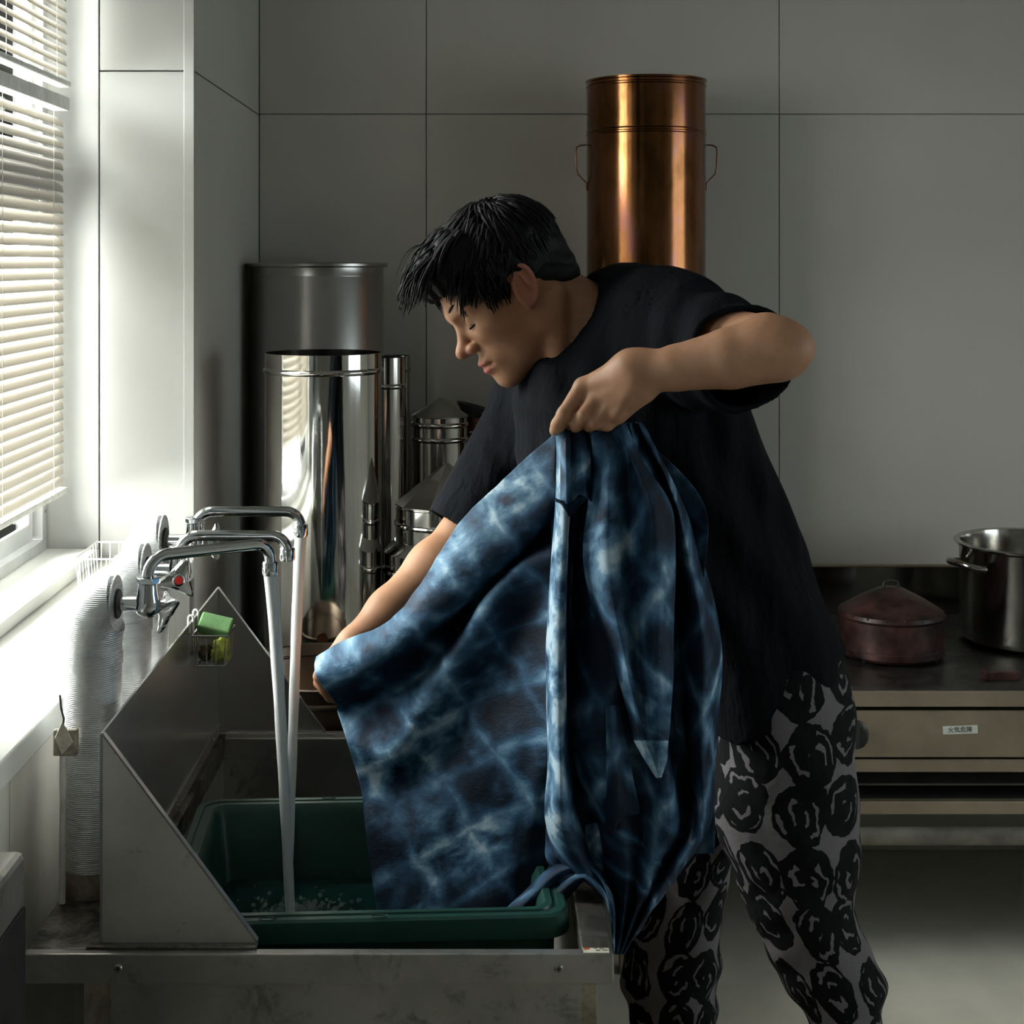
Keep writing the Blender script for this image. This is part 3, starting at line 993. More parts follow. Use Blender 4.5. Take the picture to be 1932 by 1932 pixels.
# satin drum in the corner
dr = thing('satin_drum', (-0.387, 3.71, ZT), 'tall satin steel drum with a flat lid in the corner', 'drum')
MB().lathe([(0, ZT + 0.001), (0.16, ZT + 0.001), (0.16, 1.466), (0.1595, 1.467), (0.1595, 1.469), (0.16, 1.470), (0.16, 1.488), (0, 1.488)], 80, (-0.387, 3.71, 0)).build('body', M['brushed'], dr, 30)
MB().lathe([(0, 1.4885), (0.168, 1.4885), (0.170, 1.491), (0.170, 1.497), (0.167, 1.4995), (0.12, 1.5005), (0, 1.502)], 80, (-0.387, 3.71, 0)).build('lid', M['brushed'], dr, 30)
# low steel bench before the range, carrying the nearer vessels
bn = thing('low_bench', (-0.22, 3.1, 0.0), 'low dark steel bench before the stove, behind the tank', 'bench')
B((-0.54, 3.003, ZT - 0.03), (0.10, 3.192, ZT)).build('top', M['stove_top'], bn, 0, 0.002)
for x in (-0.53, 0.065):
    for y in (3.008, 3.155):
        B((x, y, 0.0), (x + 0.03, y + 0.03, ZT - 0.0305)).build('leg', M['iron'], bn, 0, 0.002)
# polished chimney tube in front of the drum
pc = thing('polished_cylinder', (-0.3135, 3.125, ZT), 'wide mirror polished steel cylinder standing before the satin drum', 'cylinder')
pcc, pcr = (-0.3135, 3.125), 0.118
ringed('body', pcc, pcr, ZT + 0.0005, 1.317, [1.2815, ZT + 0.07], M['polished'], pc, 96)
MB().tube([(pcc[0] + 0.006, pcc[1] - pcr - 0.004, 1.279), (pcc[0] + 0.013, pcc[1] - pcr - 0.004, 1.280)], 0.0033, 8).build('seam_clip', M['polished'], pc)
MB().tube([(pcc[0] + 0.01, pcc[1] - pcr + 0.002, 0.765), (pcc[0] + 0.01, pcc[1] - pcr - 0.005, 0.765)], 0.011, 12).build('drain_spigot', M['dark_copper'], pc)
# thin flues
f1 = thing('slim_flue', (-0.213, 3.555, ZT), 'slim polished flue pipe right behind the wide cylinder', 'flue pipe', 'slim flue pipes')
ringed('pipe', (-0.213, 3.555), 0.046, ZT + 0.0005, 1.281, [1.215], M['polished_dim'], f1, 40)
f2 = thing('slim_flue', (-0.201, 3.80, ZT), 'taller thin flue pipe against the back wall', 'flue pipe', 'slim flue pipes')
ringed('pipe', (-0.201, 3.80), 0.0335, ZT + 0.0005, 1.270, [1.235], M['polished_dim'], f2, 40)
# canister with conical lid, farther back
c2 = thing('cone_canister', (-0.088, 3.60, ZT), 'polished canister with two beads and a grey conical lid, at the back', 'canister')
ringed('body', (-0.088, 3.60), 0.064, ZT + 0.0005, 1.139, [1.088, 1.122], M['polished_dim'], c2, 56, open_top=False)
MB().lathe([(0.066, 1.1395), (0.0665, 1.142), (0.03, 1.165), (0.004, 1.183), (0, 1.184), ], 40, (-0.088, 3.60, 0)).build('lid', M['brushed'], c2, 40)
MB().tube([(-0.018, 3.56, 1.105), (-0.004, 3.552, 1.108), (0.002, 3.55, 1.098), (0.002, 3.55, 0.98)], 0.003, 8).build('handle', M['polished_dim'], c2)
# stepped still head with pointed lid
c3c = (-0.0625, 3.140)
c3 = thing('still_head', (c3c[0], c3c[1], ZT), 'stepped polished still with a pointed conical lid beside the arm', 'still')


def sc3(prof):      # profile given for a vessel standing a little farther off
    return [(r * 0.9345, (1.5 - (1.5 - z) * 0.9345) if z > 0.62 else ZT + 0.0005) for r, z in prof]


MB().lathe(sc3([(0, 0.61), (0.137, 0.61), (0.137, 0.826), (0.1405, 0.829), (0.1415, 0.833), (0.1405, 0.837), (0.137, 0.840), (0.137, 0.872), (0.135, 0.8745), (0.115, 0.896), (0, 0.896)]), 72, (*c3c, 0)).build('boiler', M['polished'], c3, 30)
MB().lathe(sc3([(0, 0.8962), (0.112, 0.8962), (0.112, 0.926), (0.1155, 0.929), (0.1165, 0.932), (0.1155, 0.935), (0.112, 0.938), (0.112, 0.968), (0.114, 0.970), (0.114, 0.972), (0, 0.972)]), 72, (*c3c, 0)).build('neck', M['polished'], c3, 30)
MB().lathe(sc3([(0.1145, 0.9725), (0.1145, 0.974), (0.06, 1.018), (0.004, 1.061), (0, 1.062)]), 10, (*c3c, 0)).build('lid', M['polished_dim'], c3, 10)
MB().sphere((c3c[0] + 0.012, c3c[1] - 0.1055, 0.984), 0.005, 14, 8).build('rivet', M['polished'], c3)
# dark reddish canister with tilted funnel
c4 = thing('dark_canister', (0.0, 3.76, ZT), 'dark reddish brown canister with a tilted black funnel behind the sleeve', 'canister')
ringed('body', (0.005, 3.76), 0.060, ZT + 0.0005, 1.125, [1.03, 0.93], M['dark_copper'], c4, 40)
q = Matrix.Translation((-0.018, 3.74, 1.135)) @ Matrix.Rotation(R(14), 4, 'Y')
MB().lathe([(0.012, -0.03), (0.013, -0.01), (0.036, 0.018), (0.0385, 0.019), (0.037, 0.016), (0.014, -0.012), (0.011, -0.03)], 32).xform(q).build('funnel', M['iron'], c4, 40)
# wide pan on a stand between tank and range
pn = thing('wide_pan', (-0.278, 2.825, 0.0), 'wide dull brown steel pan on a floor stand behind the tank', 'pan')
pcx, pcy, pr = -0.278, 2.825, 0.170
MB().lathe([(0, 0.400), (pr - 0.03, 0.400), (pr - 0.008, 0.415), (pr - 0.004, 0.722), (pr - 0.002, 0.724), (pr - 0.002, 0.730), (pr - 0.004, 0.733), (pr - 0.004, 0.733), (pr - 0.002, 0.753), (pr + 0.003, 0.756), (pr + 0.003, 0.759), (pr - 0.003, 0.760),
            (pr - 0.006, 0.756), (pr - 0.008, 0.420), (0, 0.406)], 72, (pcx, pcy, 0)).build('body', M['pan'], pn, 40)
MB().tube([(pcx + (pr - 0.009) * math.cos(2 * math.pi * i / 72), pcy + (pr - 0.009) * math.sin(2 * math.pi * i / 72), 0.739) for i in range(72)], 0.0028, 8, closed=True).build('inner_bead', M['pan'], pn)
for i in range(3):
    a_ = R(30 + 120 * i)
    MB().tube([(pcx + 0.11 * math.cos(a_), pcy + 0.11 * math.sin(a_), 0.398), (pcx + 0.15 * math.cos(a_), pcy + 0.15 * math.sin(a_), 0.0)], 0.011, 12).build('stand_leg', M['iron'], pn)
MB().tube([(pcx + 0.115 * math.cos(2 * math.pi * i / 32), pcy + 0.115 * math.sin(2 * math.pi * i / 32), 0.388) for i in range(32)], 0.011, 10, closed=True).build('stand_ring', M['iron'], pn)

# copper column
cc = thing('copper_column', (0.347, 3.70, ZT), 'tall tarnished copper cylinder with wire handles behind the man', 'cylinder')
cx, cy, cr = 0.4055, 3.70, 0.1425
MB().lathe([(0, ZT + 0.0005), (cr, ZT + 0.0005), (cr, 1.450), (cr + 0.002, 1.452), (cr + 0.002, 1.455), (cr, 1.457), (cr, 1.462), (cr + 0.002, 1.464), (cr + 0.002, 1.467), (cr, 1.469),
            (cr, 1.803), (cr + 0.002, 1.805), (cr + 0.002, 1.808), (cr, 1.810), (cr, 1.8135), (cr + 0.0015, 1.815), (cr, 1.817), (cr, 1.917), (cr + 0.002, 1.919), (cr + 0.002, 1.922), (cr, 1.924),
            (cr, 1.930), (cr + 0.003, 1.932), (cr + 0.003, 1.936), (cr - 0.001, 1.937), (cr - 0.003, 1.93), (cr - 0.003, 1.85), (0, 1.85)], 96, (cx, cy, 0)).build('body', M['copper'], cc, 30)
for s_ in (-1, 1):
    x0 = cx + s_ * (cr + 0.0015)
    yo = cy - 0.01
    MB().tube([(x0, yo, 1.782), (x0 + s_ * 0.014, yo, 1.781), (x0 + s_ * 0.024, yo, 1.776), (x0 + s_ * 0.026, yo, 1.765), (x0 + s_ * 0.024, yo, 1.725), (x0 + s_ * 0.021, yo, 1.712), (x0, yo, 1.690), (x0, yo, 1.672)], 0.0019, 8).build('handle', M['dark_copper'], cc)

# rusty lidded pot and stock pot on the right
rp = thing('rusty_pot', (0.935, 3.47, ZT), 'low rusty red pot with a domed conical lid on the stove', 'pot')
rc = (0.936, 3.48)
MB().lathe([(0, ZG), (0.112, ZG), (0.117, ZG + 0.006), (0.1175, ZG + 0.018), (0.115, ZG + 0.021), (0.115, 0.700), (0.118, 0.702), (0, 0.702)], 64, (*rc, 0)).build('body', M['rust'], rp, 35)
MB().lathe([(0.118, 0.7025), (0.1195, 0.706), (0.116, 0.714), (0.07, 0.742), (0.03, 0.762), (0.012, 0.766), (0, 0.767)], 48, (*rc, 0)).build('lid', M['rust'], rp, 35)
MB().tube([(rc[0] - 0.018, rc[1], 0.764), (rc[0] - 0.015, rc[1], 0.776), (rc[0], rc[1], 0.780), (rc[0] + 0.015, rc[1], 0.776), (rc[0] + 0.018, rc[1], 0.764)], 0.0035, 10).build('lid_handle', M['iron'], rp)
for i in range(7):
    a_ = R(-150 + 20 * i)
    MB().sphere((rc[0] + 0.1165 * math.cos(a_), rc[1] + 0.1165 * math.sin(a_), 0.7125), 0.0032, 10, 6).build('vent_hole', M['ink'], rp)
sk = thing('stock_pot', (1.30, 3.60, ZT), 'large polished stock pot with a looped side handle at the right edge', 'pot')
sc_, sr = (1.305, 3.60), 0.170
MB().lathe([(0, ZG), (sr - 0.02, ZG), (sr - 0.006, ZG + 0.006), (sr, ZG + 0.02), (sr, 0.835), (sr + 0.004, 0.840), (sr + 0.012, 0.842), (sr + 0.013, 0.845), (sr + 0.009, 0.848), (sr - 0.002, 0.846), (sr - 0.004, 0.838), (sr - 0.004, 0.64), (0, 0.632)], 80, (*sc_, 0)).build('body', M['stock'], sk, 40)
for ang in (197, 17):
    a_ = R(ang)
    ca, sa = math.cos(a_), math.sin(a_)
    pts = []
    for i in range(11):
        t_ = math.pi * i / 10
        rad = sr + 0.001 + 0.044 * math.sin(t_) ** 0.7
        tg = 0.052 * math.cos(t_)
        pts.append((sc_[0] + ca * rad - sa * tg, sc_[1] + sa * rad + ca * tg, 0.800 + 0.010 * math.sin(t_)))
    MB().tube(pts, 0.0085, 12).build('handle', M['stock'], sk)

# ------------------------------------------------------------------ implicit surfaces (numpy) for the figure
class Vol:
    def __init__(s, lo, hi, h):
        s.lo, s.h = np.array(lo, float), h
        s.n = np.ceil((np.array(hi) - s.lo) / h).astype(int) + 1
        s.D = np.full(tuple(s.n), 0.05, np.float32)

    def axes(s, lo, hi):
        i0 = np.clip(np.floor((np.array(lo) - s.lo) / s.h).astype(int), 0, s.n - 1)
        i1 = np.clip(np.ceil((np.array(hi) - s.lo) / s.h).astype(int) + 1, 1, s.n)
        sl = tuple(slice(a, b) for a, b in zip(i0, i1))
        ax = [(s.lo[k] + s.h * np.arange(i0[k], i1[k])).astype(np.float32) for k in range(3)]
        return sl, ax[0][:, None, None], ax[1][None, :, None], ax[2][None, None, :]

    def add(s, fn, lo, hi, k=0.01):
        sl, X, Y, Z = s.axes(lo, hi)
        d = fn(X, Y, Z)
        a = s.D[sl]
        s.D[sl] = smin(a, d, k)

    def cut(s, fn, lo, hi, k=0.004):
        sl, X, Y, Z = s.axes(lo, hi)
        s.D[sl] = -smin(-s.D[sl], fn(X, Y, Z), k)


def smin(a, b, k):
    h = np.clip(0.5 + 0.5 * (b - a) / k, 0, 1)
    return b * (1 - h) + a * h - k * h * (1 - h)


def f_cone(a, b, ra, rb):
    a, b = np.array(a, np.float32), np.array(b, np.float32)
    ba = b - a
    L2 = float(ba @ ba) + 1e-12

    def fn(X, Y, Z):
        x, y, z = X - a[0], Y - a[1], Z - a[2]
        t = np.clip((x * ba[0] + y * ba[1] + z * ba[2]) / L2, 0, 1)
        return np.sqrt((x - t * ba[0]) ** 2 + (y - t * ba[1]) ** 2 + (z - t * ba[2]) ** 2) - (ra + (rb - ra) * t)
    return fn


def cone_box(a, b, ra, rb, m=0.03):
    a, b = np.array(a), np.array(b)
    r = max(ra, rb) + m
    return np.minimum(a, b) - r, np.maximum(a, b) + r


def add_cone(V, a, b, ra, rb, k=0.01):
    lo, hi = cone_box(a, b, ra, rb, k + 0.015)
    V.add(f_cone(a, b, ra, rb), lo, hi, k)


def add_chain(V, pts, rs, k=0.008):
    for i in range(len(pts) - 1):
        add_cone(V, pts[i], pts[i + 1], rs[i], rs[i + 1], k)


def f_ell(c, r, Rm=None):
    c, r = np.array(c, np.float32), np.array(r, np.float32)

    def fn(X, Y, Z):
        x, y, z = X - c[0], Y - c[1], Z - c[2]
        if Rm is not None:      # columns of Rm are the local axes
            x, y, z = (x * Rm[0][0] + y * Rm[1][0] + z * Rm[2][0], x * Rm[0][1] + y * Rm[1][1] + z * Rm[2][1], x * Rm[0][2] + y * Rm[1][2] + z * Rm[2][2])
        k0 = np.sqrt((x / r[0]) ** 2 + (y / r[1]) ** 2 + (z / r[2]) ** 2)
        k1 = np.sqrt((x / r[0] ** 2) ** 2 + (y / r[1] ** 2) ** 2 + (z / r[2] ** 2) ** 2) + 1e-9
        return k0 * (k0 - 1.0) / k1
    return fn


def add_ell(V, c, r, Rm=None, k=0.01):
    m = max(r) + k + 0.015
    V.add(f_ell(c, r, Rm), np.array(c) - m, np.array(c) + m, k)


def cut_ell(V, c, r, Rm=None, k=0.004):
    m = max(r) + k + 0.01
    V.cut(f_ell(c, r, Rm), np.array(c) - m, np.array(c) + m, k)


def nets(V):
    D = V.D
    S = D < 0
    cnt = np.zeros(tuple(V.n - 1), np.uint8)
    offs = [(i, j, k) for i in (0, 1) for j in (0, 1) for k in (0, 1)]
    sh = V.n - 1
    for i, j, k in offs:
        cnt += S[i:i + sh[0], j:j + sh[1], k:k + sh[2]]
    idx = np.argwhere((cnt > 0) & (cnt < 8))
    ids = np.full(tuple(sh), -1, np.int32)
    ids[idx[:, 0], idx[:, 1], idx[:, 2]] = np.arange(len(idx))
    vals = {o: D[idx[:, 0] + o[0], idx[:, 1] + o[1], idx[:, 2] + o[2]] for o in offs}
    acc = np.zeros((len(idx), 3))
    num = np.zeros(len(idx))
    for o in offs:
        for ax in range(3):
            if o[ax] == 0:
                p = list(o)
                p[ax] = 1
                v0, v1 = vals[o], vals[tuple(p)]
                m = (v0 < 0) != (v1 < 0)
                t = np.where(m, v0 / np.where(m, v0 - v1, 1), 0)
                q = np.zeros((len(idx), 3)) + np.array(o)
                q[:, ax] = t
                acc[m] += q[m]
                num[m] += 1
    verts = V.lo + V.h * (idx + acc / num[:, None])
    quads = []
    for ax in range(3):
        b, c = (ax + 1) % 3, (ax + 2) % 3
        s0 = [slice(None)] * 3
        s1 = [slice(None)] * 3
        s0[ax], s1[ax] = slice(0, -1), slice(1, None)
        e0, e1 = S[tuple(s0)], S[tuple(s1)]
        E = np.argwhere(e0 != e1)
        E = E[(E[:, b] > 0) & (E[:, c] > 0) & (E[:, b] < sh[b]) & (E[:, c] < sh[c])]
        fl = e0[E[:, 0], E[:, 1], E[:, 2]]

        def cid(db, dc):
            q = E.copy()
            q[:, b] -= db
            q[:, c] -= dc
            return ids[q[:, 0], q[:, 1], q[:, 2]]
        Q = np.stack([cid(1, 1), cid(0, 1), cid(0, 0), cid(1, 0)], 1)
        Q[~fl] = Q[~fl][:, ::-1]
        quads.append(Q)
    return verts, np.concatenate(quads)


def relax(v, q, it=2, lam=0.5):
    e = np.concatenate([q[:, [0, 1]], q[:, [1, 2]], q[:, [2, 3]], q[:, [3, 0]]])
    e = np.concatenate([e, e[:, ::-1]])
    n = len(v)
    deg = np.maximum(np.bincount(e[:, 0], minlength=n), 1)
    for _ in range(it):
        for k in range(3):
            av = np.bincount(e[:, 0], weights=v[e[:, 1], k], minlength=n) / deg
            v[:, k] += lam * (av - v[:, k])
    return v


def np_mesh(name, v, q):
    me = bpy.data.meshes.new(name)
    n, m = len(v), len(q)
    w = q.shape[1]
    me.vertices.add(n)
    me.vertices.foreach_set('co', np.asarray(v, np.float32).ravel())
    me.loops.add(m * w)
    me.loops.foreach_set('vertex_index', np.asarray(q, np.int32).ravel())
    me.polygons.add(m)
    me.polygons.foreach_set('loop_start', np.arange(0, m * w, w, dtype=np.int32))
    me.update(calc_edges=True)
    me.validate()
    return me


def vattr(me, name, arr):
    at = me.attributes.new(name, 'FLOAT_VECTOR', 'POINT')
    at.data.foreach_set('vector', np.asarray(arr, np.float32).ravel())


def loft_fn(rows, grow=0.0, wr=None):
    """rows of (py, px_left, px_right, Ycentre, Yhalf) -> field of stacked ellipses"""
    tab = []
    for py, l, r_, yc, hy in rows:
        tab.append((EYE - (py - VY) / F * yc, ((l + r_) / 2 - VX) / F * yc, (r_ - l) / 2 / F * yc, yc, hy))
    tab.sort()
    T = np.array(tab)

    def fn(X, Y, Z):
        z = Z
        cx, hx, cy, hy = (np.interp(z, T[:, 0], T[:, i]).astype(np.float32) for i in (1, 2, 3, 4))
        u, v = (X - cx) / hx, (Y - cy) / hy
        q = np.sqrt(u * u + v * v) + 1e-9
        g = np.sqrt((u / hx) ** 2 + (v / hy) ** 2) / q
        d = (q - 1) / np.maximum(g, 1e-3) * 0.9
        d = np.maximum(d, np.maximum(Z - T[-1, 0], T[0, 0] - Z))
        if wr is not None:
            d = d + wr(X, Y, Z)
        return d + grow
    return fn, T


# ------------------------------------------------------------------ the man
man = thing('person', W(1440, 2500, 2.25), 'man in a loose black tee and scribble-print trousers, bending to rinse the cloth', 'person')
man.location.z = 0.0

# head frame
HO = W(973, 560, 2.19)
PITCH_H, YAW_H = R(38.5), R(13)
fx = Vector((-math.cos(PITCH_H), 0, -math.sin(PITCH_H)))
HF = (fx * math.cos(YAW_H) + Vector((0, -1, 0)) * math.sin(YAW_H)).normalized()
HU = Vector((-math.sin(PITCH_H), 0, math.cos(PITCH_H)))
HL = HU.cross(HF).normalized()
HS = 0.965
HM = [[HF.x, HL.x, HU.x], [HF.y, HL.y, HU.y], [HF.z, HL.z, HU.z]]


def H(x, y, z):
    return HO + (HF * x + HL * y + HU * z) * HS


def he(V, c, r, k=0.01, cutit=False, tilt=None):
    Rm = HM
    if tilt:
        A = Matrix(HM) @ Matrix.Rotation(tilt[1], 3, tilt[0])
        Rm = [list(A[i]) for i in range(3)]
    (cut_ell if cutit else add_ell)(V, H(*c), [q_ * HS for q_ in r], Rm, k)


def hc_(V, a, b, ra, rb, k=0.008):
    add_cone(V, H(*a), H(*b), ra * HS, rb * HS, k)


BV = Vol((-0.29, 1.74, 0.82), (0.47, 2.52, 1.62), 0.0023)
# skull and face
he(BV, (-0.006, 0, 0.055), (0.094, 0.073, 0.080), 0.01)
he(BV, (0.040, 0, 0.020), (0.056, 0.060, 0.075), 0.02)
he(BV, (0.040, 0, -0.030), (0.050, 0.050, 0.068), 0.02)
for s_ in (-1, 1):
    hc_(BV, (0.000, s_ * 0.050, -0.045), (0.077, s_ * 0.014, -0.083), 0.020, 0.015, 0.022)
    hc_(BV, (0.004, s_ * 0.055, 0.0), (0.000, s_ * 0.050, -0.048), 0.016, 0.019, 0.02)
    he(BV, (0.056, s_ * 0.042, -0.006), (0.026, 0.022, 0.020), 0.022)
    he(BV, (0.032, s_ * 0.036, -0.034), (0.034, 0.024, 0.034), 0.022)
    hc_(BV, (0.088, s_ * 0.012, 0.036), (0.072, s_ * 0.046, 0.034), 0.011, 0.010, 0.014)
he(BV, (0.083, 0, -0.083), (0.0175, 0.021, 0.015), 0.012)
he(BV, (0.078, 0, -0.052), (0.024, 0.031, 0.026), 0.016)
# eye sockets, then lidded eyes
for s_ in (-1, 1):
    he(BV, (0.098, s_ * 0.033, 0.017), (0.016, 0.019, 0.012), 0.010, True)
    he(BV, (0.0755, s_ * 0.0325, 0.0165), (0.0135, 0.0150, 0.0125), 0.004)
# nose
hc_(BV, (0.0845, 0, 0.026), (0.106, 0, -0.006), 0.0082, 0.0085, 0.010)
he(BV, (0.1130, 0, -0.0145), (0.0125, 0.0118, 0.0108), 0.008)
for s_ in (-1, 1):
    he(BV, (0.1005, s_ * 0.0130, -0.0190), (0.0110, 0.0072, 0.0085), 0.004)
    he(BV, (0.1045, s_ * 0.0070, -0.0275), (0.0060, 0.0032, 0.0040), 0.002, True)
# lips
he(BV, (0.0985, 0, -0.0450), (0.0092, 0.0220, 0.0056), 0.007)
he(BV, (0.0968, 0, -0.0575), (0.0095, 0.0190, 0.0066), 0.007)
for s_ in (-1, 1):
    BV.cut(f_cone(H(0.1090, 0, -0.0508), H(0.0930, s_ * 0.0245, -0.0530), 0.0024, 0.0015), *cone_box(H(0.1090, 0, -0.0508), H(0.093, s_ * 0.0245, -0.0530), 0.002, 0.002, 0.008), 0.0025)
# ears
for s_ in (-1, 1):
    tl_ = ('Y', R(-20))
    he(BV, (-0.002, s_ * 0.0755, 0.008), (0.0165, 0.0060, 0.0285), 0.004, False, tl_)
    he(BV, (0.001, s_ * 0.083, 0.010), (0.0105, 0.0065, 0.0185), 0.003, True, tl_)
    ring_ = []
    for i in range(15):
        a_ = R(-105 + 280 * i / 14)
        ux, uz = -0.0165 * math.sin(a_) * 0.95, -0.0285 * math.cos(a_)
        ca_, sa_ = math.cos(R(20)), math.sin(R(20))
        ring_.append(H(-0.002 + ux * ca_ - uz * sa_, s_ * (0.0805 + 0.003 * max(0, -math.cos(a_))), 0.008 + ux * sa_ + uz * ca_))
    add_chain(BV, ring_, [0.0036] * 15, 0.002)
    he(BV, (0.010, s_ * 0.077, -0.017), (0.0070, 0.0042, 0.0095), 0.004)
    hc_(BV, (-0.006, s_ * 0.082, 0.022), (-0.008, s_ * 0.0815, -0.002), 0.0028, 0.0025, 0.002)
    he(BV, (0.012, s_ * 0.0765, -0.001), (0.0045, 0.0045, 0.0060), 0.004)
# neck
NB = W(1128, 640, 2.225)
add_cone(BV, H(-0.032, 0, -0.010), NB, 0.054, 0.064, 0.025)
add_cone(BV, H(0.010, 0, -0.060), W(1075, 680, 2.19), 0.036, 0.046, 0.025)
add_cone(BV, H(-0.035, 0.058, -0.030), W(1052, 690, 2.135), 0.014, 0.012, 0.014)
# trunk hidden by the shirt
SLJ, SRJ = W(1275, 628, 2.085), W(1022, 745, 2.375)
add_cone(BV, W(1175, 690, 2.225), W(1400, 1140, 2.235), 0.115, 0.120, 0.03)
add_cone(BV, SLJ, SRJ, 0.058, 0.055, 0.03)
# left arm (nearer) and its hand
EL = W(1466, 660, 1.868)
WL = W(1204, 707, 1.905)
add_cone(BV, SLJ, EL, 0.050, 0.038, 0.02)
fm_ = EL.lerp(WL, 0.33)
add_chain(BV, [EL, fm_, EL.lerp(WL, 0.72), WL], [0.0390, 0.0375, 0.0285, 0.0232], 0.005)
add_cone(BV, W(1500, 656, 1.864), W(1445, 645, 1.878), 0.020, 0.032, 0.02)
add_cone(BV, W(1220, 690, 1.909), W(1190, 695, 1.913), 0.020, 0.021, 0.012)
add_cone(BV, W(1214, 728, 1.902), W(1205, 728, 1.899), 0.0175, 0.016, 0.010)      # wrist bone
add_cone(BV, W(1193, 700, 1.911), W(1104, 733, 1.939), 0.0245, 0.0140, 0.018)
add_cone(BV, W(1197, 715, 1.907), W(1126, 757, 1.926), 0.0220, 0.0130, 0.012)
add_cone(BV, W(1200, 725, 1.906), W(1146, 774, 1.920), 0.0200, 0.0125, 0.012)
add_cone(BV, W(1204, 733, 1.906), W(1166, 782, 1.919), 0.0190, 0.0125, 0.012)
add_cone(BV, W(1185, 720, 1.932), W(1125, 765, 1.945), 0.0160, 0.0120, 0.012)
add_chain(BV, [W(1101, 730, 1.937), W(1066, 782, 1.921), W(1054, 801, 1.927), W(1047, 812, 1.934)], [0.0125, 0.0102, 0.0090, 0.0075], 0.005)
add_chain(BV, [W(1124, 757, 1.922), W(1101, 786, 1.912), W(1089, 800, 1.921), W(1086, 806, 1.929)], [0.0122, 0.0098, 0.0090, 0.0075], 0.0022)
add_chain(BV, [W(1145, 775, 1.915), W(1124, 797, 1.909), W(1112, 803, 1.927), W(1109, 803, 1.940)], [0.0115, 0.0092, 0.0082, 0.0072], 0.0022)
add_chain(BV, [W(1163, 784, 1.915), W(1146, 801, 1.912), W(1133, 802, 1.929), W(1130, 801, 1.941)], [0.0108, 0.0085, 0.0076, 0.0066], 0.0022)
add_chain(BV, [W(1182, 715, 1.936), W(1125, 752, 1.964), W(1085, 785, 1.963), W(1064, 806, 1.949)], [0.0185, 0.0145, 0.0115, 0.0085], 0.010)
for mx_, my_ in ((1099, 728), (1122, 756), (1144, 774), (1163, 784)):      # knuckles and tendons
    mk_ = W(mx_, my_, 1.887 + 0.045 * (1204 - mx_) / 105)
    add_cone(BV, mk_, mk_ + Vector((0.003, 0, 0.002)), 0.0085, 0.0075, 0.006)
    add_cone(BV, mk_, W(1196, 712 + (mx_ - 1099) * 0.25, 1.887), 0.0045, 0.0050, 0.008)
# right arm (farther) and its hand
ER = W(880, 1012, 2.315)
WR = W(668, 1216, 2.200)
add_cone(BV, SRJ, ER, 0.048, 0.039, 0.02)
add_chain(BV, [ER, ER.lerp(WR, 0.3), ER.lerp(WR, 0.7), WR], [0.0385, 0.0375, 0.0295, 0.0235], 0.02)
add_cone(BV, WR, W(632, 1250, 2.195), 0.0230, 0.0200, 0.012)
for i_, (a_, b_, c_, d_) in enumerate((
        ((640, 1235, 2.170), (612, 1252, 2.160), (603, 1276, 2.166), (612, 1300, 2.172)),
        ((638, 1246, 2.188), (610, 1262, 2.178), (604, 1288, 2.182), (617, 1308, 2.188)),
        ((642, 1255, 2.205), (618, 1275, 2.198), (612, 1298, 2.202), (623, 1316, 2.206)),
        ((648, 1262, 2.218), (628, 1284, 2.214), (624, 1302, 2.216), (632, 1318, 2.220)))):
    add_chain(BV, [W(*a_), W(*b_), W(*c_), W(*d_)], [0.0125, 0.0098, 0.0090, 0.0078], 0.004)
add_chain(BV, [W(662, 1228, 2.190), W(650, 1255, 2.185), W(636, 1282, 2.190), W(628, 1306, 2.198)], [0.0150, 0.0120, 0.0105, 0.0088], 0.006)

bv, bq = nets(BV)
bv = relax(bv, bq, 2, 0.45)
del BV
# local head coordinates for skin tints
rel = (bv - np.array(HO)) / HS
lx, ly, lz = rel @ np.array(HF), rel @ np.array(HL), rel @ np.array(HU)


def blob(cx_, cy_, cz_, rx_, ry_, rz_, soft=0.35):
    q_ = np.sqrt(((lx - cx_) / rx_) ** 2 + ((np.abs(ly) - cy_) / ry_) ** 2 + ((lz - cz_) / rz_) ** 2)
    return np.clip((1 + soft - q_) / (2 * soft), 0, 1)


lip = np.maximum(blob(0.105, 0, -0.0445, 0.013, 0.0215, 0.0055), blob(0.102, 0, -0.0580, 0.013, 0.019, 0.0066))
flush = np.maximum(blob(0.115, 0, -0.014, 0.016, 0.014, 0.012, 0.8) * 0.6, blob(-0.002, 0.082, 0.008, 0.025, 0.018, 0.035, 0.3) * 0.9)
dark = np.maximum(blob(0.083, 0.0325, 0.0085, 0.014, 0.0135, 0.0026, 0.5), 0)
tint = np.stack([lip, flush, dark], 1)
bme = np_mesh('body', bv, bq)
vattr(bme, 'tint', tint)


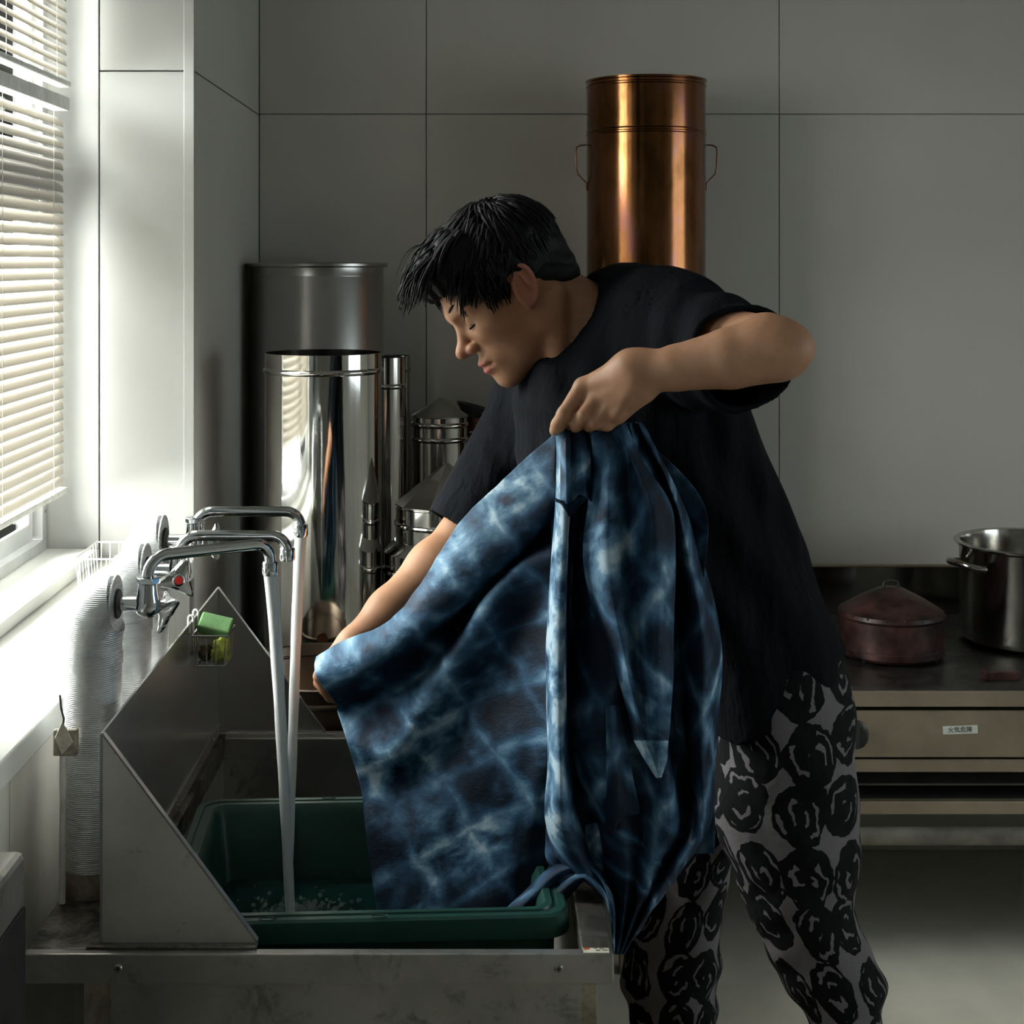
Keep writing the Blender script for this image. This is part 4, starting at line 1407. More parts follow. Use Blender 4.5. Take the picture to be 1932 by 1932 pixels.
def skin():
    a = N('skin')
    at = a.n('ShaderNodeAttribute', attribute_name='tint')
    sp_ = a.n('ShaderNodeSeparateXYZ')
    a.l(at.outputs['Vector'], sp_.inputs[0])
    v = a.coord('Object')
    nz = a.noise(v, 35, 5, 0.6)
    c = a.ramp(nz, [(0.3, (0.36, 0.180, 0.100)), (0.7, (0.45, 0.236, 0.138))])
    for i, col in ((1, (0.42, 0.165, 0.11)), (0, (0.38, 0.115, 0.095)), (2, (0.10, 0.055, 0.04))):
        mx = a.n('ShaderNodeMix', data_type='RGBA')
        a.l(sp_.outputs[i], mx.inputs[0])
        a.l(c, mx.inputs[6])
        mx.inputs[7].default_value = (*col, 1)
        c = mx.outputs[2]
    a.l(c, a.b.inputs['Base Color'])
    a.set(Roughness=0.5, Specular_IOR_Level=0.28, Subsurface_Weight=0.12, Subsurface_Scale=0.008)
    a.b.inputs['Subsurface Radius'].default_value = (1.0, 0.35, 0.2)
    a.bump(a.noise(v, 260, 3), 0.06, 0.001)
    return a.m


M['skin'] = skin()
body = link('body', bme, M['skin'], man, 180)

M['hair'] = paint('black hair', (0.0045, 0.0042, 0.005), 0.60, 0.3, 60, 0.5, bscale=160)
M['lash'] = paint('lash black', (0.004, 0.004, 0.004), 0.9, 0.0, 5, 0)
M['lash'].node_tree.nodes['Principled BSDF'].inputs['Specular IOR Level'].default_value = 0.05
M['hair'].node_tree.nodes['Principled BSDF'].inputs['Specular IOR Level'].default_value = 0.20
for s_ in (-1, 1):
    pts = [H(0.0785 + 0.0115 * math.cos(t_) , s_ * (0.0325 + 0.0135 * math.sin(t_)), 0.0085 - 0.0022 * math.cos(t_)) for t_ in [R(-75 + 172 * i / 8) for i in range(9)]]
    MB().tube(pts, [0.0005, 0.0009, 0.0012, 0.0013, 0.0013, 0.0013, 0.0012, 0.0010, 0.0005], 6).build('eyelash', M['lash'], man)
    pts = [H(0.0985 - 0.030 * t_ ** 2 - 0.002, s_ * (0.012 + 0.036 * t_), 0.040 + 0.007 * math.sin(t_ * 2.4)) for t_ in [i / 8 for i in range(9)]]
    MB().tube(pts, [0.001, 0.0026, 0.0030, 0.0031, 0.0030, 0.0028, 0.0024, 0.0016, 0.0006], 6).build('eyebrow', M['hair'], man)

# hair: shaped cap plus many locks
HV = Vol((-0.15, -0.12, -0.09), (0.17, 0.12, 0.20), 0.0028)
sl, X, Y, Z = HV.axes((-1, -1, -1), (1, 1, 1))
d = f_ell((-0.010, 0, 0.060), (0.105, 0.083, 0.088))(X, Y, Z)
d = smin(d, f_ell((0.056, 0, 0.100), (0.060, 0.066, 0.042))(X, Y, Z), 0.03)
d = smin(d, f_ell((-0.060, 0, -0.002), (0.046, 0.058, 0.046))(X, Y, Z), 0.025)
zmin = np.interp(X, [-0.12, -0.085, -0.055, -0.03, -0.018, 0.0, 0.014, 0.022, 0.034, 0.046, 0.06, 0.085, 0.12], [-0.022, -0.036, -0.038, -0.014, 0.020, 0.036, 0.030, 0.002, 0.002, 0.026, 0.044, 0.066, 0.070]).astype(np.float32)
d = -smin(-d, -(zmin - Z), 0.004)
d = d + 0.0016 * np.sin(Y * 210 + 6 * np.sin(X * 40) + 3 * np.sin(Z * 50)) + 0.0014 * np.sin(Y * 90 + X * 60 - Z * 70)
HV.D[sl] = d
hv, hq = nets(HV)
hv = relax(hv, hq, 1, 0.4)
b3 = np.array([list(HF), list(HL), list(HU)])
hv_w = np.array(HO) + (hv @ b3) * HS
hair = link('hair', np_mesh('hair', hv_w, hq), M['hair'], man, 180)
random.seed(11)
lk = MB()
gd = Vector((-HF.z, -HL.z, -HU.z))      # straight down, in head coordinates
ecen, erad = Vector((-0.010, 0, 0.060)), Vector((0.105, 0.083, 0.088))
whorl = Vector((-0.060, 0.012, 0.135))


def push(p, off):
    q_ = p - ecen
    k_ = math.sqrt((q_.x / erad.x) ** 2 + (q_.y / erad.y) ** 2 + (q_.z / erad.z) ** 2)
    return ecen + q_ * ((1 + off / 0.09) / k_) if k_ < 1 + off / 0.09 else p


def normal(p):
    q_ = p - ecen
    return Vector((q_.x / erad.x ** 2, q_.y / erad.y ** 2, q_.z / erad.z ** 2)).normalized()


def lock(p, vel, n, step, grav, r0, off, jit, stick=0.0):
    pts = [p]
    v = vel.normalized()
    cv = Vector((random.gauss(0, jit), random.gauss(0, jit), random.gauss(0, jit)))
    for i in range(n):
        v = (v + gd * grav + cv * (0.6 if i < n * 0.6 else -0.8)).normalized()
        if stick:
            nr = normal(p)
            v = (v - nr * v.dot(nr) * stick).normalized()
        p = push(p + v * step, off)
        pts.append(p)
    rs = [r0 * (0.75 + 0.25 * math.sin(math.pi * min(1, 2 * i / n))) * (1 - (i / n) ** 2.2) + 0.0003 for i in range(n + 1)]
    lk.tube([H(*q_) for q_ in pts], rs, 6, caps=False)


for i in range(1500):       # crown, back and sides, combed away from the whorl and lying on the skull
    th = random.uniform(-math.pi, math.pi)
    ph = random.uniform(0.0, 1.75)
    p = Vector((math.cos(th) * math.sin(ph) * erad.x + ecen.x, math.sin(th) * math.sin(ph) * erad.y, math.cos(ph) * erad.z + ecen.z))
    lo_ = np.interp(p.x, [-0.12, -0.085, -0.055, -0.03, -0.012, 0.016, 0.024, 0.036, 0.05, 0.08], [-0.015, -0.034, -0.028, 0.010, 0.048, 0.048, 0.014, 0.014, 0.045, 0.09])
    if p.z < lo_:
        continue
    away = p - whorl
    nr = normal(p)
    away = away - nr * away.dot(nr)
    if p.x < -0.02:
        away = away.normalized() + Vector((-0.25, 0, -0.8))
    else:
        away = away.normalized() + Vector((0.5, 0, -0.25 if abs(p.y) > 0.05 else 0.0))
    away = away + Vector((random.gauss(0, 0.16), random.gauss(0, 0.16), random.gauss(0, 0.16)))
    top = p.z > 0.09
    lock(push(p, 0.0), away, 5, random.uniform(0.0055, 0.0095) if top else random.uniform(0.004, 0.006), 0.06 if top and p.x > 0 else 0.0, random.uniform(0.0016, 0.0032) if top else random.uniform(0.0012, 0.002), random.uniform(0.0, 0.0035) if top else random.uniform(0, 0.0012), 0.07, 0.92)
for i in range(420):        # fringe falling forward off the forehead
    y = random.uniform(-0.068, 0.070)
    x = random.uniform(0.015, 0.078)
    p = push(Vector((x, y, 0.142 - 0.25 * abs(y) - 0.3 * max(0, x - 0.04))), random.uniform(0.0, 0.006))
    vel = Vector((1.0, random.gauss(0.08, 0.25), 0.05 + random.gauss(0, 0.10)))
    lock(p, vel, 8, random.uniform(0.0065, 0.0105), random.uniform(0.14, 0.34), random.uniform(0.0018, 0.0036), random.uniform(0.001, 0.010), 0.10)
for i in range(130):        # side fringe towards the temple
    y = random.uniform(0.045, 0.080) * random.choice((1, 1, 1, -1))
    p = push(Vector((random.uniform(0.015, 0.066), y, random.uniform(0.055, 0.10))), 0.002)
    lock(p, Vector((0.75, 0.0, -0.55)), 6, random.uniform(0.006, 0.009), 0.10, random.uniform(0.0014, 0.0026), 0.002, 0.08, 0.5)
for i in range(170):        # short hair at the temple and sideburn
    p = push(Vector((random.uniform(0.012, 0.055), random.uniform(0.070, 0.085) * random.choice((1, 1, -1)), random.uniform(0.022, 0.072))), 0.001)
    lock(p, Vector((0.30, 0, -0.9)), 5, random.uniform(0.004, 0.0065), 0.02, random.uniform(0.0010, 0.0018), 0.001, 0.05, 0.8)
lock(Vector((0.060, 0.02, 0.140)), Vector((0.5, 0, 0.9)), 9, 0.008, 0.30, 0.0005, 0.006, 0.01)
lock(Vector((0.050, -0.01, 0.142)), Vector((0.7, 0, 0.7)), 8, 0.008, 0.26, 0.0005, 0.006, 0.01)
lo_ = lk.build('hair_locks', M['hair'], hair, 180, fixn=False)

# ------------------------------------------------------------------ shirt
def shirt_wr(X, Y, Z):
    w_ = 0.9 * X + 0.42 * Z
    return (0.0055 * np.sin(w_ * 62 + 2.2 * np.sin(Z * 11) + Y * 9) * np.clip((1.50 - Z) * 4, 0, 1)
            + 0.0035 * np.sin(w_ * 120 - Z * 45 + Y * 30) * np.clip((Z - 1.0) * 3, 0, 1)).astype(np.float32)


torso_rows = [(1345, 1285, 1612, 2.21, 0.165), (1215, 1235, 1594, 2.21, 0.165), (1150, 1180, 1564, 2.21, 0.165), (1060, 1085, 1524, 2.21, 0.170),
              (950, 1010, 1482, 2.21, 0.178), (850, 970, 1448, 2.21, 0.182), (760, 962, 1420, 2.21, 0.180), (680, 1000, 1385, 2.21, 0.168), (610, 1062, 1330, 2.215, 0.135),
              (570, 1105, 1290, 2.22, 0.095), (548, 1150, 1262, 2.22, 0.05)]
torso, TT = loft_fn(torso_rows, 0.0, shirt_wr)
hemn = Vector((0.30, 0, 0.92)).normalized()
hem0 = W(1592, 1218, 2.21)
hem1 = W(1372, 1342, 2.21)
hv_ = (hem1 - hem0).normalized()
hemn = Vector((hv_.z, 0, -hv_.x))
if hemn.z > 0:
    hemn = -hemn


def plane(p, n):
    p, n = Vector(p), Vector(n).normalized()
    return lambda X, Y, Z: (X - p.x) * n.x + (Y - p.y) * n.y + (Z - p.z) * n.z


SVv = Vol((-0.10, 1.78, 0.78), (0.62, 2.54, 1.50), 0.0032)
sl, X, Y, Z = SVv.axes((-9, -9, -9), (9, 9, 9))
La, Lb = W(1262, 640, 2.10), W(1408, 668, 1.925)
Ra, Rb = W(1030, 755, 2.365), W(872, 1002, 2.318)
TH = 0.0075
to_ = torso(X, Y, Z)
sh_ = smin(f_cone(W(1190, 618, 2.215), W(1262, 620, 2.10), 0.095, 0.082)(X, Y, Z), f_cone(W(1150, 650, 2.23), W(1040, 745, 2.36), 0.085, 0.080)(X, Y, Z), 0.03)
to_ = smin(to_, sh_, 0.035)
le = f_cone(La, Lb + (Lb - La) * 0.3, 0.086, 0.056)(X, Y, Z)
le = smin(le, f_cone(La - Vector((0, 0, 0.02)), W(1402, 706, 1.925) + (Lb - La) * 0.3, 0.07, 0.042)(X, Y, Z), 0.02)
axL = (Lb - La).normalized()
wv_ = (X - La.x) * axL.x + (Y - La.y) * axL.y + (Z - La.z) * axL.z
le = le + 0.0032 * np.sin(wv_ * 75 + X * 30 + Z * 20)
re = f_cone(Ra, Rb + (Rb - Ra) * 0.3, 0.080, 0.054)(X, Y, Z)
re = re + 0.0035 * np.sin(X * 60 - Z * 50 + Y * 30)
inner = smin(smin(to_, le, 0.04), re, 0.04) + TH
le_c = np.maximum(le, plane(Lb, (0.12, -1, 0.05))(X, Y, Z))
re_c = np.maximum(re, plane(Rb, Rb - Ra)(X, Y, Z))
to_c = np.maximum(to_, plane(hem0, hemn)(X, Y, Z))
outer = smin(smin(to_c, le_c, 0.03), re_c, 0.03)
d = np.maximum(outer, -inner)
nk0, nk1 = W(1150, 648, 2.225), W(1010, 575, 2.165)
hole = f_cone(nk0 + (nk1 - nk0) * 0.1, nk1, 0.073, 0.070)(X, Y, Z)
d = np.maximum(d, -hole)
SVv.D[sl] = d
sv, sq = nets(SVv)
sv = relax(sv, sq, 2, 0.45)
M['shirt'] = None
a = N('black cotton jersey')
a.set(Base_Color=(0.0062, 0.0070, 0.0095, 1), Roughness=0.9, Specular_IOR_Level=0.06)
v_ = a.coord('Object')
a.bump(a.math('MULTIPLY_ADD', a.noise(a.coord('Object', (9, 9, 3.5), (0, R(25), 0)), 2.5, 4), 1.0, a.math('MULTIPLY', a.noise(v_, 500, 2), 0.03)), 0.6, 0.02)
M['shirt'] = a.m
shirt = link('tee_shirt', np_mesh('tee_shirt', sv, sq), M['shirt'], man, 180)
del SVv, d, outer, inner, to_, le, re, le_c, re_c, to_c, hole

# ------------------------------------------------------------------ trousers
near_rows = [(1215, 1330, 1590, 2.19, 0.135), (1300, 1335, 1600, 2.18, 0.14), (1400, 1345, 1610, 2.17, 0.125), (1500, 1345, 1617, 2.16, 0.112), (1590, 1352, 1620, 2.155, 0.105),
             (1650, 1384, 1612, 2.15, 0.098), (1700, 1404, 1612, 2.15, 0.092), (1760, 1436, 1630, 2.15, 0.088), (1850, 1468, 1665, 2.15, 0.085), (1932, 1525, 1660, 2.15, 0.080),
             (2100, 1560, 1690, 2.155, 0.070), (2380, 1580, 1690, 2.16, 0.062), (2440, 1584, 1688, 2.16, 0.060)]
far_rows = [(1215, 1310, 1560, 2.26, 0.13), (1400, 1265, 1500, 2.32, 0.13), (1500, 1245, 1430, 2.36, 0.115), (1590, 1232, 1385, 2.375, 0.105), (1650, 1218, 1375, 2.38, 0.098),
            (1750, 1182, 1354, 2.385, 0.092), (1850, 1176, 1360, 2.385, 0.088), (1932, 1190, 1342, 2.385, 0.082), (2100, 1200, 1320, 2.38, 0.068), (2270, 1205, 1310, 2.38, 0.06)]


def tr_wr(X, Y, Z):
    return (0.004 * np.sin(Z * 46 + X * 38 + 2 * np.sin(Y * 17)) * np.sin(X * 23 + Z * 12 + 1) + 0.003 * np.sin(Z * 95 - X * 60 + Y * 40) * np.clip((0.75 - Z) * 2.5, 0, 1)).astype(np.float32)


fn1, T1 = loft_fn(near_rows, 0, tr_wr)
fn2, T2 = loft_fn(far_rows, 0, tr_wr)
TV = Vol((0.16, 1.98, 0.03), (0.66, 2.54, 0.97), 0.0044)
sl, X, Y, Z = TV.axes((-9, -9, -9), (9, 9, 9))
TV.D[sl] = smin(fn1(X, Y, Z), fn2(X, Y, Z), 0.02)
tv, tq = nets(TV)
tv = relax(tv, tq, 2, 0.45)
d1 = fn1(tv[:, 0], tv[:, 1], tv[:, 2])
d2 = fn2(tv[:, 0], tv[:, 1], tv[:, 2])
pat = np.zeros_like(tv)
for fnT, sel, off in ((T1, d1 <= d2, 0.0), (T2, d1 > d2, 3.0)):
    zz = tv[sel, 2]
    cx_, hx_, cy_, hy_ = (np.interp(zz, fnT[:, 0], fnT[:, i]) for i in (1, 2, 3, 4))
    an = np.arctan2((tv[sel, 0] - cx_) / hx_, -(tv[sel, 1] - cy_) / hy_)
    pat[sel, 0] = an * 0.105 + off
    pat[sel, 1] = zz
tme = np_mesh('trousers', tv, tq)
vattr(tme, 'pat', pat)


def scribble():
    a = N('scribble print cotton')
    at = a.n('ShaderNodeAttribute', attribute_name='pat')
    mp = a.n('ShaderNodeMapping')
    mp.inputs['Scale'].default_value = (12.4, 11.8, 0)
    a.l(at.outputs['Vector'], mp.inputs[0])
    nz = a.n('ShaderNodeTexNoise', noise_dimensions='2D')
    nz.inputs['Scale'].default_value = 1.7
    nz.inputs['Detail'].default_value = 3
    a.l(mp.outputs[0], nz.inputs['Vector'])
    sub = a.n('ShaderNodeVectorMath', operation='MULTIPLY_ADD')
    a.l(nz.outputs['Color'], sub.inputs[0])
    sub.inputs[1].default_value = (0.20, 0.20, 0)
    a.l(mp.outputs[0], sub.inputs[2])
    vo = a.n('ShaderNodeTexVoronoi', voronoi_dimensions='2D', feature='F1')
    vo.inputs['Scale'].default_value = 1.0
    vo.inputs['Randomness'].default_value = 0.30
    a.l(sub.outputs[0], vo.inputs['Vector'])
    dd = vo.outputs['Distance']
    df = a.n('ShaderNodeVectorMath', operation='SUBTRACT')
    a.l(sub.outputs[0], df.inputs[0])
    a.l(vo.outputs['Position'], df.inputs[1])
    sx = a.n('ShaderNodeSeparateXYZ')
    a.l(df.outputs[0], sx.inputs[0])
    ang = a.math('ARCTAN2', sx.outputs[1], sx.outputs[0])
    cr = a.n('ShaderNodeSeparateColor')
    a.l(vo.outputs['Color'], cr.inputs[0])
    n2 = a.n('ShaderNodeTexNoise', noise_dimensions='2D')
    n2.inputs['Scale'].default_value = 3.2
    n2.inputs['Detail'].default_value = 2
    a.l(sub.outputs[0], n2.inputs['Vector'])
    # the outer edge of each scribble wobbles
    rim = a.math('MULTIPLY_ADD', n2.outputs['Fac'], 0.16, 0.43)
    inside = a.math('LESS_THAN', dd, rim)
    # loops: bare slits between the brush strokes
    ph = a.math('MULTIPLY_ADD', cr.outputs[0], 6.28, a.math('MULTIPLY', dd, 24.0))
    ph = a.math('MULTIPLY_ADD', n2.outputs['Fac'], 7.0, a.math('ADD', ph, a.math('MULTIPLY', ang, 1.0)))
    slit = a.math('GREATER_THAN', a.math('SINE', ph), 0.66)
    seg = a.math('GREATER_THAN', a.math('SINE', a.math('MULTIPLY_ADD', cr.outputs[1], 6.28, a.math('MULTIPLY', ang, 2.0))), -0.35)
    slit = a.math('MULTIPLY', slit, seg)
    slit = a.math('MULTIPLY', slit, a.math('LESS_THAN', dd, 0.44))
    slit = a.math('MULTIPLY', slit, a.math('GREATER_THAN', dd, 0.07))
    ink = a.math('SUBTRACT', inside, slit, clamp=True)
    c = a.ramp(ink, [(0.0, (0.165, 0.150, 0.157)), (1.0, (0.0065, 0.0068, 0.0075))], 'CONSTANT')
    c.node.color_ramp.elements[1].position = 0.5
    a.l(c, a.b.inputs['Base Color'])
    a.set(Roughness=0.85, Specular_IOR_Level=0.12)
    a.bump(a.noise(a.coord('Object', (6, 6, 6)), 3, 4), 0.4, 0.02)
    return a.m


M['scribble'] = scribble()
trousers = link('trousers', tme, M['scribble'], man, 180)
del TV
# feet in dark shoes
for (px, py, Yf) in ((1630, 2440, 2.16), (1255, 2270, 2.38)):
    q = W(px, py, Yf)
    FV = Vol((q.x - 0.25, Yf - 0.08, -0.01), (q.x + 0.11, Yf + 0.08, 0.16), 0.005)
    add_cone(FV, (q.x + 0.02, Yf, 0.13), (q.x + 0.015, Yf, 0.05), 0.042, 0.045, 0.02)
    add_ell(FV, (q.x - 0.07, Yf, 0.035), (0.14, 0.046, 0.036), None, 0.03)
    add_ell(FV, (q.x + 0.02, Yf, 0.036), (0.07, 0.042, 0.037), None, 0.03)
    v2, q2 = nets(FV)
    v2[:, 2] = np.maximum(v2[:, 2], 0.0005)
    link('shoe', np_mesh('shoe', v2, q2), M['rubber'], man, 180)

# ------------------------------------------------------------------ the dyed cloth
def crom(P, n, axis):
    """Catmull-Rom subdivision of a control grid along one axis"""
    P = np.moveaxis(P, axis, 0)
    m = len(P)
    ext = np.concatenate([2 * P[:1] - P[1:2], P, 2 * P[-1:] - P[-2:-1]])
    out = []
    for i in range(m - 1):
        p0, p1, p2, p3 = ext[i], ext[i + 1], ext[i + 2], ext[i + 3]
        for k in range(n):
            t = k / n
            out.append(0.5 * (2 * p1 + (p2 - p0) * t + (2 * p0 - 5 * p1 + 4 * p2 - p3) * t * t + (3 * p1 - p0 - 3 * p2 + p3) * t ** 3))
    out.append(P[-1])
    return np.moveaxis(np.array(out), 0, axis)


CV, CF, CP = [], [], []


def sheet(ctrl, nu, nv, wr=0.0016, seed=0.0, uvoff=(0, 0), planar=None, ws=22.0, pale=0.0):
    """ctrl: rows of (px,py,Y) -> world grid, wrinkled along its normal, added to the cloth"""
    G = np.array([[list(W(*c)) for c in row] for row in ctrl], float)
    G = crom(crom(G, nv, 0), nu, 1)
    r_, c_ = G.shape[:2]
    du = np.gradient(G, axis=1)
    dv = np.gradient(G, axis=0)
    nn_ = np.cross(du, dv)
    nn_ /= np.linalg.norm(nn_, axis=2, keepdims=True) + 1e-12
    # distances along the sheet
    su = np.concatenate([np.zeros((r_, 1)), np.cumsum(np.linalg.norm(np.diff(G, axis=1), axis=2), 1)], 1)
    svv = np.concatenate([np.zeros((1, c_)), np.cumsum(np.linalg.norm(np.diff(G, axis=0), axis=2), 0)], 0)
    fold = np.zeros((r_, c_))
    for i in range(r_):
        for j in range(c_):
            q_ = Vector((su[i, j] * ws + seed, svv[i, j] * ws * 0.55, seed * 1.7))
            fold[i, j] = mnoise.noise(q_) + 0.5 * mnoise.noise(q_ * 2.3)
    G = G + nn_ * (fold * wr)[:, :, None]
    base = sum(len(x) for x in CV)
    CV.append(G.reshape(-1, 3))
    if planar:
        A, kx, kz = planar
        X_, Z_ = G[:, :, 0], G[:, :, 2]
        pu = (X_ * math.cos(A) + Z_ * math.sin(A)) * kx
        pv = (-X_ * math.sin(A) + Z_ * math.cos(A)) * kz
    else:
        A = R(38)
        pu = (su * math.cos(A) - svv * math.sin(A)) * 10.5
        pv = (su * math.sin(A) + svv * math.cos(A)) * 10.5
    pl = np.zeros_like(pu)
    if hasattr(pale, '__len__'):        # paleness per control row and column: uneven dye plus painted fold light
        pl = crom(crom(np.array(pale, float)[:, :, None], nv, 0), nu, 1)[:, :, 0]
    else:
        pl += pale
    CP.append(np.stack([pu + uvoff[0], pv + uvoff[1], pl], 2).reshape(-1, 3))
    ii, jj = np.meshgrid(np.arange(r_ - 1), np.arange(c_ - 1), indexing='ij')
    a_ = (ii * c_ + jj).ravel() + base
    CF.append(np.stack([a_, a_ + 1, a_ + c_ + 1, a_ + c_], 1))


# wide panel stretched between the two hands, falling into the tub
XS = [[598, 655, 735, 800, 868, 950, 1048],
      [594, 660, 742, 818, 890, 968, 1048],
      [600, 676, 768, 856, 928, 990, 1048],
      [632, 694, 782, 868, 940, 996, 1047],
      [638, 694, 775, 850, 908, 972, 1046],
      [655, 728, 803, 862, 922, 984, 1046],
      [680, 762, 842, 902, 962, 1004, 1044],
      [690, 772, 852, 922, 974, 1010, 1042],
      [700, 782, 862, 932, 987, 1014, 1042],
      [712, 790, 870, 940, 990, 1018, 1044],
      [722, 800, 880, 950, 1000, 1026, 1048]]
YS = [[1240, 1207, 1172, 1090, 985, 905, 815],
      [1258, 1232, 1192, 1112, 1030, 960, 880],
      [1284, 1268, 1216, 1140, 1072, 1018, 950],
      [1324, 1288, 1236, 1160, 1090, 1036, 968],
      [1346, 1342, 1292, 1214, 1144, 1064, 1002],
      [1400, 1418, 1322, 1228, 1134, 1068, 1042],
      [1480, 1482, 1402, 1322, 1232, 1162, 1120],
      [1560, 1572, 1522, 1452, 1382, 1322, 1262],
      [1640, 1652, 1622, 1572, 1502, 1452, 1402],
      [1730, 1737, 1727, 1692, 1632, 1592, 1560],
      [1800, 1800, 1795, 1775, 1720, 1680, 1640]]
dY = [0.004, -0.026, -0.030, 0.020, 0.040, -0.022, 0.006, -0.004, 0.0, -0.004, 0.0]
leftY = [2.175, 2.165, 2.160, 2.160, 2.165, 2.165, 2.15, 2.13, 2.11, 2.09, 2.085]
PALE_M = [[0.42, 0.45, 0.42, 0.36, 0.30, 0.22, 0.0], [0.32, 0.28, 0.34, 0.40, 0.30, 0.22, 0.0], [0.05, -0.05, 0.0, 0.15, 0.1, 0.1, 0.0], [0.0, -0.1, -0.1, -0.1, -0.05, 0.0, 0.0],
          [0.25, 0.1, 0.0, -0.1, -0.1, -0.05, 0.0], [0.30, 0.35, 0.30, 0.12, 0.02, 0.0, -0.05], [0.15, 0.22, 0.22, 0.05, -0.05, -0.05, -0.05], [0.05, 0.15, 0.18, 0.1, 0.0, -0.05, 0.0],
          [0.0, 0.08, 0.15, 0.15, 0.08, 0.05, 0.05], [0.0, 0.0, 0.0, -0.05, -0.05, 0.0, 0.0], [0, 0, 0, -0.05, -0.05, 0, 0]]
ctrl = []
for r_ in range(11):
    row = []
    for c_ in range(7):
        t_ = c_ / 6.0
        amp = min(1.0, 0.35 + 1.3 * math.sin(math.pi * min(0.95, t_ + 0.05)))
        yv = leftY[r_] * (1 - t_) + 1.985 * t_ + dY[r_] * amp
        if r_ >= 9:
            yv = max(yv, 2.03)
        row.append((XS[r_][c_], YS[r_][c_], yv))
    ctrl.append(row)
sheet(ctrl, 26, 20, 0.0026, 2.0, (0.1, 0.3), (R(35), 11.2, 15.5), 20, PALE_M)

# gathered folds hanging from the hand and over the outside of the tank
rows_py = [797, 860, 950, 1050, 1150, 1250, 1350, 1450, 1550, 1630, 1700, 1800]
RX = [[1046, 1054, 1066, 1080, 1112, 1145, 1178, 1186, 1193, 1198, 1204, 1210],
      [1050, 1060, 1072, 1084, 1116, 1150, 1185, 1203, 1220, 1224, 1238, 1248],
      [1048, 1058, 1073, 1082, 1110, 1148, 1187, 1225, 1262, 1262, 1276, 1290],
      [1042, 1053, 1070, 1078, 1102, 1146, 1190, 1232, 1268, 1270, 1298, 1325],
      [1034, 1047, 1066, 1074, 1098, 1150, 1198, 1236, 1265, 1272, 1318, 1350],
      [1031, 1045, 1064, 1072, 1098, 1150, 1203, 1238, 1264, 1275, 1328, 1362],
      [1032, 1045, 1064, 1072, 1090, 1140, 1198, 1238, 1260, 1282, 1325, 1354],
      [1034, 1048, 1066, 1078, 1095, 1140, 1195, 1250, 1272, 1296, 1325, 1348],
      [1030, 1048, 1076, 1100, 1130, 1170, 1220, 1262, 1288, 1305, 1325, 1343],
      [1062, 1085, 1105, 1125, 1152, 1182, 1206, 1230, 1250, 1262, 1275, 1290],
      [1144, 1148, 1153, 1159, 1168, 1180, 1192, 1204, 1214, 1224, 1232, 1240],
      [1156, 1157, 1158, 1160, 1162, 1165, 1168, 1170, 1172, 1174, 1176, 1178]]
zig = [0.012, -0.030, -0.030, 0.050, 0.015, -0.015, 0.022, -0.020, 0.010, 0.045, -0.012, 0.055]
amps = [0.30, 0.55, 0.85, 1.0, 1.0, 1.0, 1.0, 1.0, 1.0, 0.75, 0.45, 0.15]
yb = [1.945, 1.945, 1.950, 1.952, 1.955, 1.955, 1.955, 1.955, 1.955, 1.960, 1.970, 1.975]
ctrl = [[(RX[i][j], rows_py[i] + (6 * math.sin(j * 1.9) if 0 < i < 11 else 0), yb[i] + zig[j] * amps[i]) for j in range(12)] for i in range(12)]
sheet(ctrl, 14, 16, 0.0018, 7.0, (3.2, 0.4), None, 15, [[0.45, 0.5, 0.35, 0.0, 0.05, 0.05, -0.05, 0.05, 0, -0.05, 0.05, 0.1]] * 9 + [[0.1, 0.1, 0.05] + [0.0] * 9] * 3)  # left strip paled in its colour so it looks window-lit
# second, inner layer seen dark between the folds
ctrl = [[(1040 + j * 48 - (j * 20 if py < 900 else 0) + (20 if py > 1500 else 0), py, 1.998 + 0.012 * math.sin(j * 2.1 + py * 0.01)) for j in range(7)] for py in (815, 950, 1100, 1250, 1400, 1520, 1610)]
sheet(ctrl, 10, 10, 0.002, 11.0, (9.0, 2.0))
# short folded end hanging just below the fingers
ctrl = [[(1058 + j * 11 + dx * j, py + 9 * math.sin(j * 1.5) * (py > 900), 1.916 + 0.010 * math.cos(j * 2.6) - 0.004 * (py > 900) + 0.022 * (py < 830)) for j in range(6)] for py, dx in ((812, -1), (860, 0), (905, 0.6), (942, 1.2))]
sheet(ctrl, 8, 10, 0.001, 15.0, (5.0, 6.0))
ctrl = [[(1048, 940, 1.912), (1060, 945, 1.906), (1075, 950, 1.912), (1092, 938, 1.918), (1108, 936, 1.925)],
        [(1049, 946, 1.922), (1060, 952, 1.918), (1074, 974, 1.922), (1092, 956, 1.926), (1106, 942, 1.932)]]
sheet(ctrl, 8, 6, 0.0006, 16.0, (5.0, 7.0))
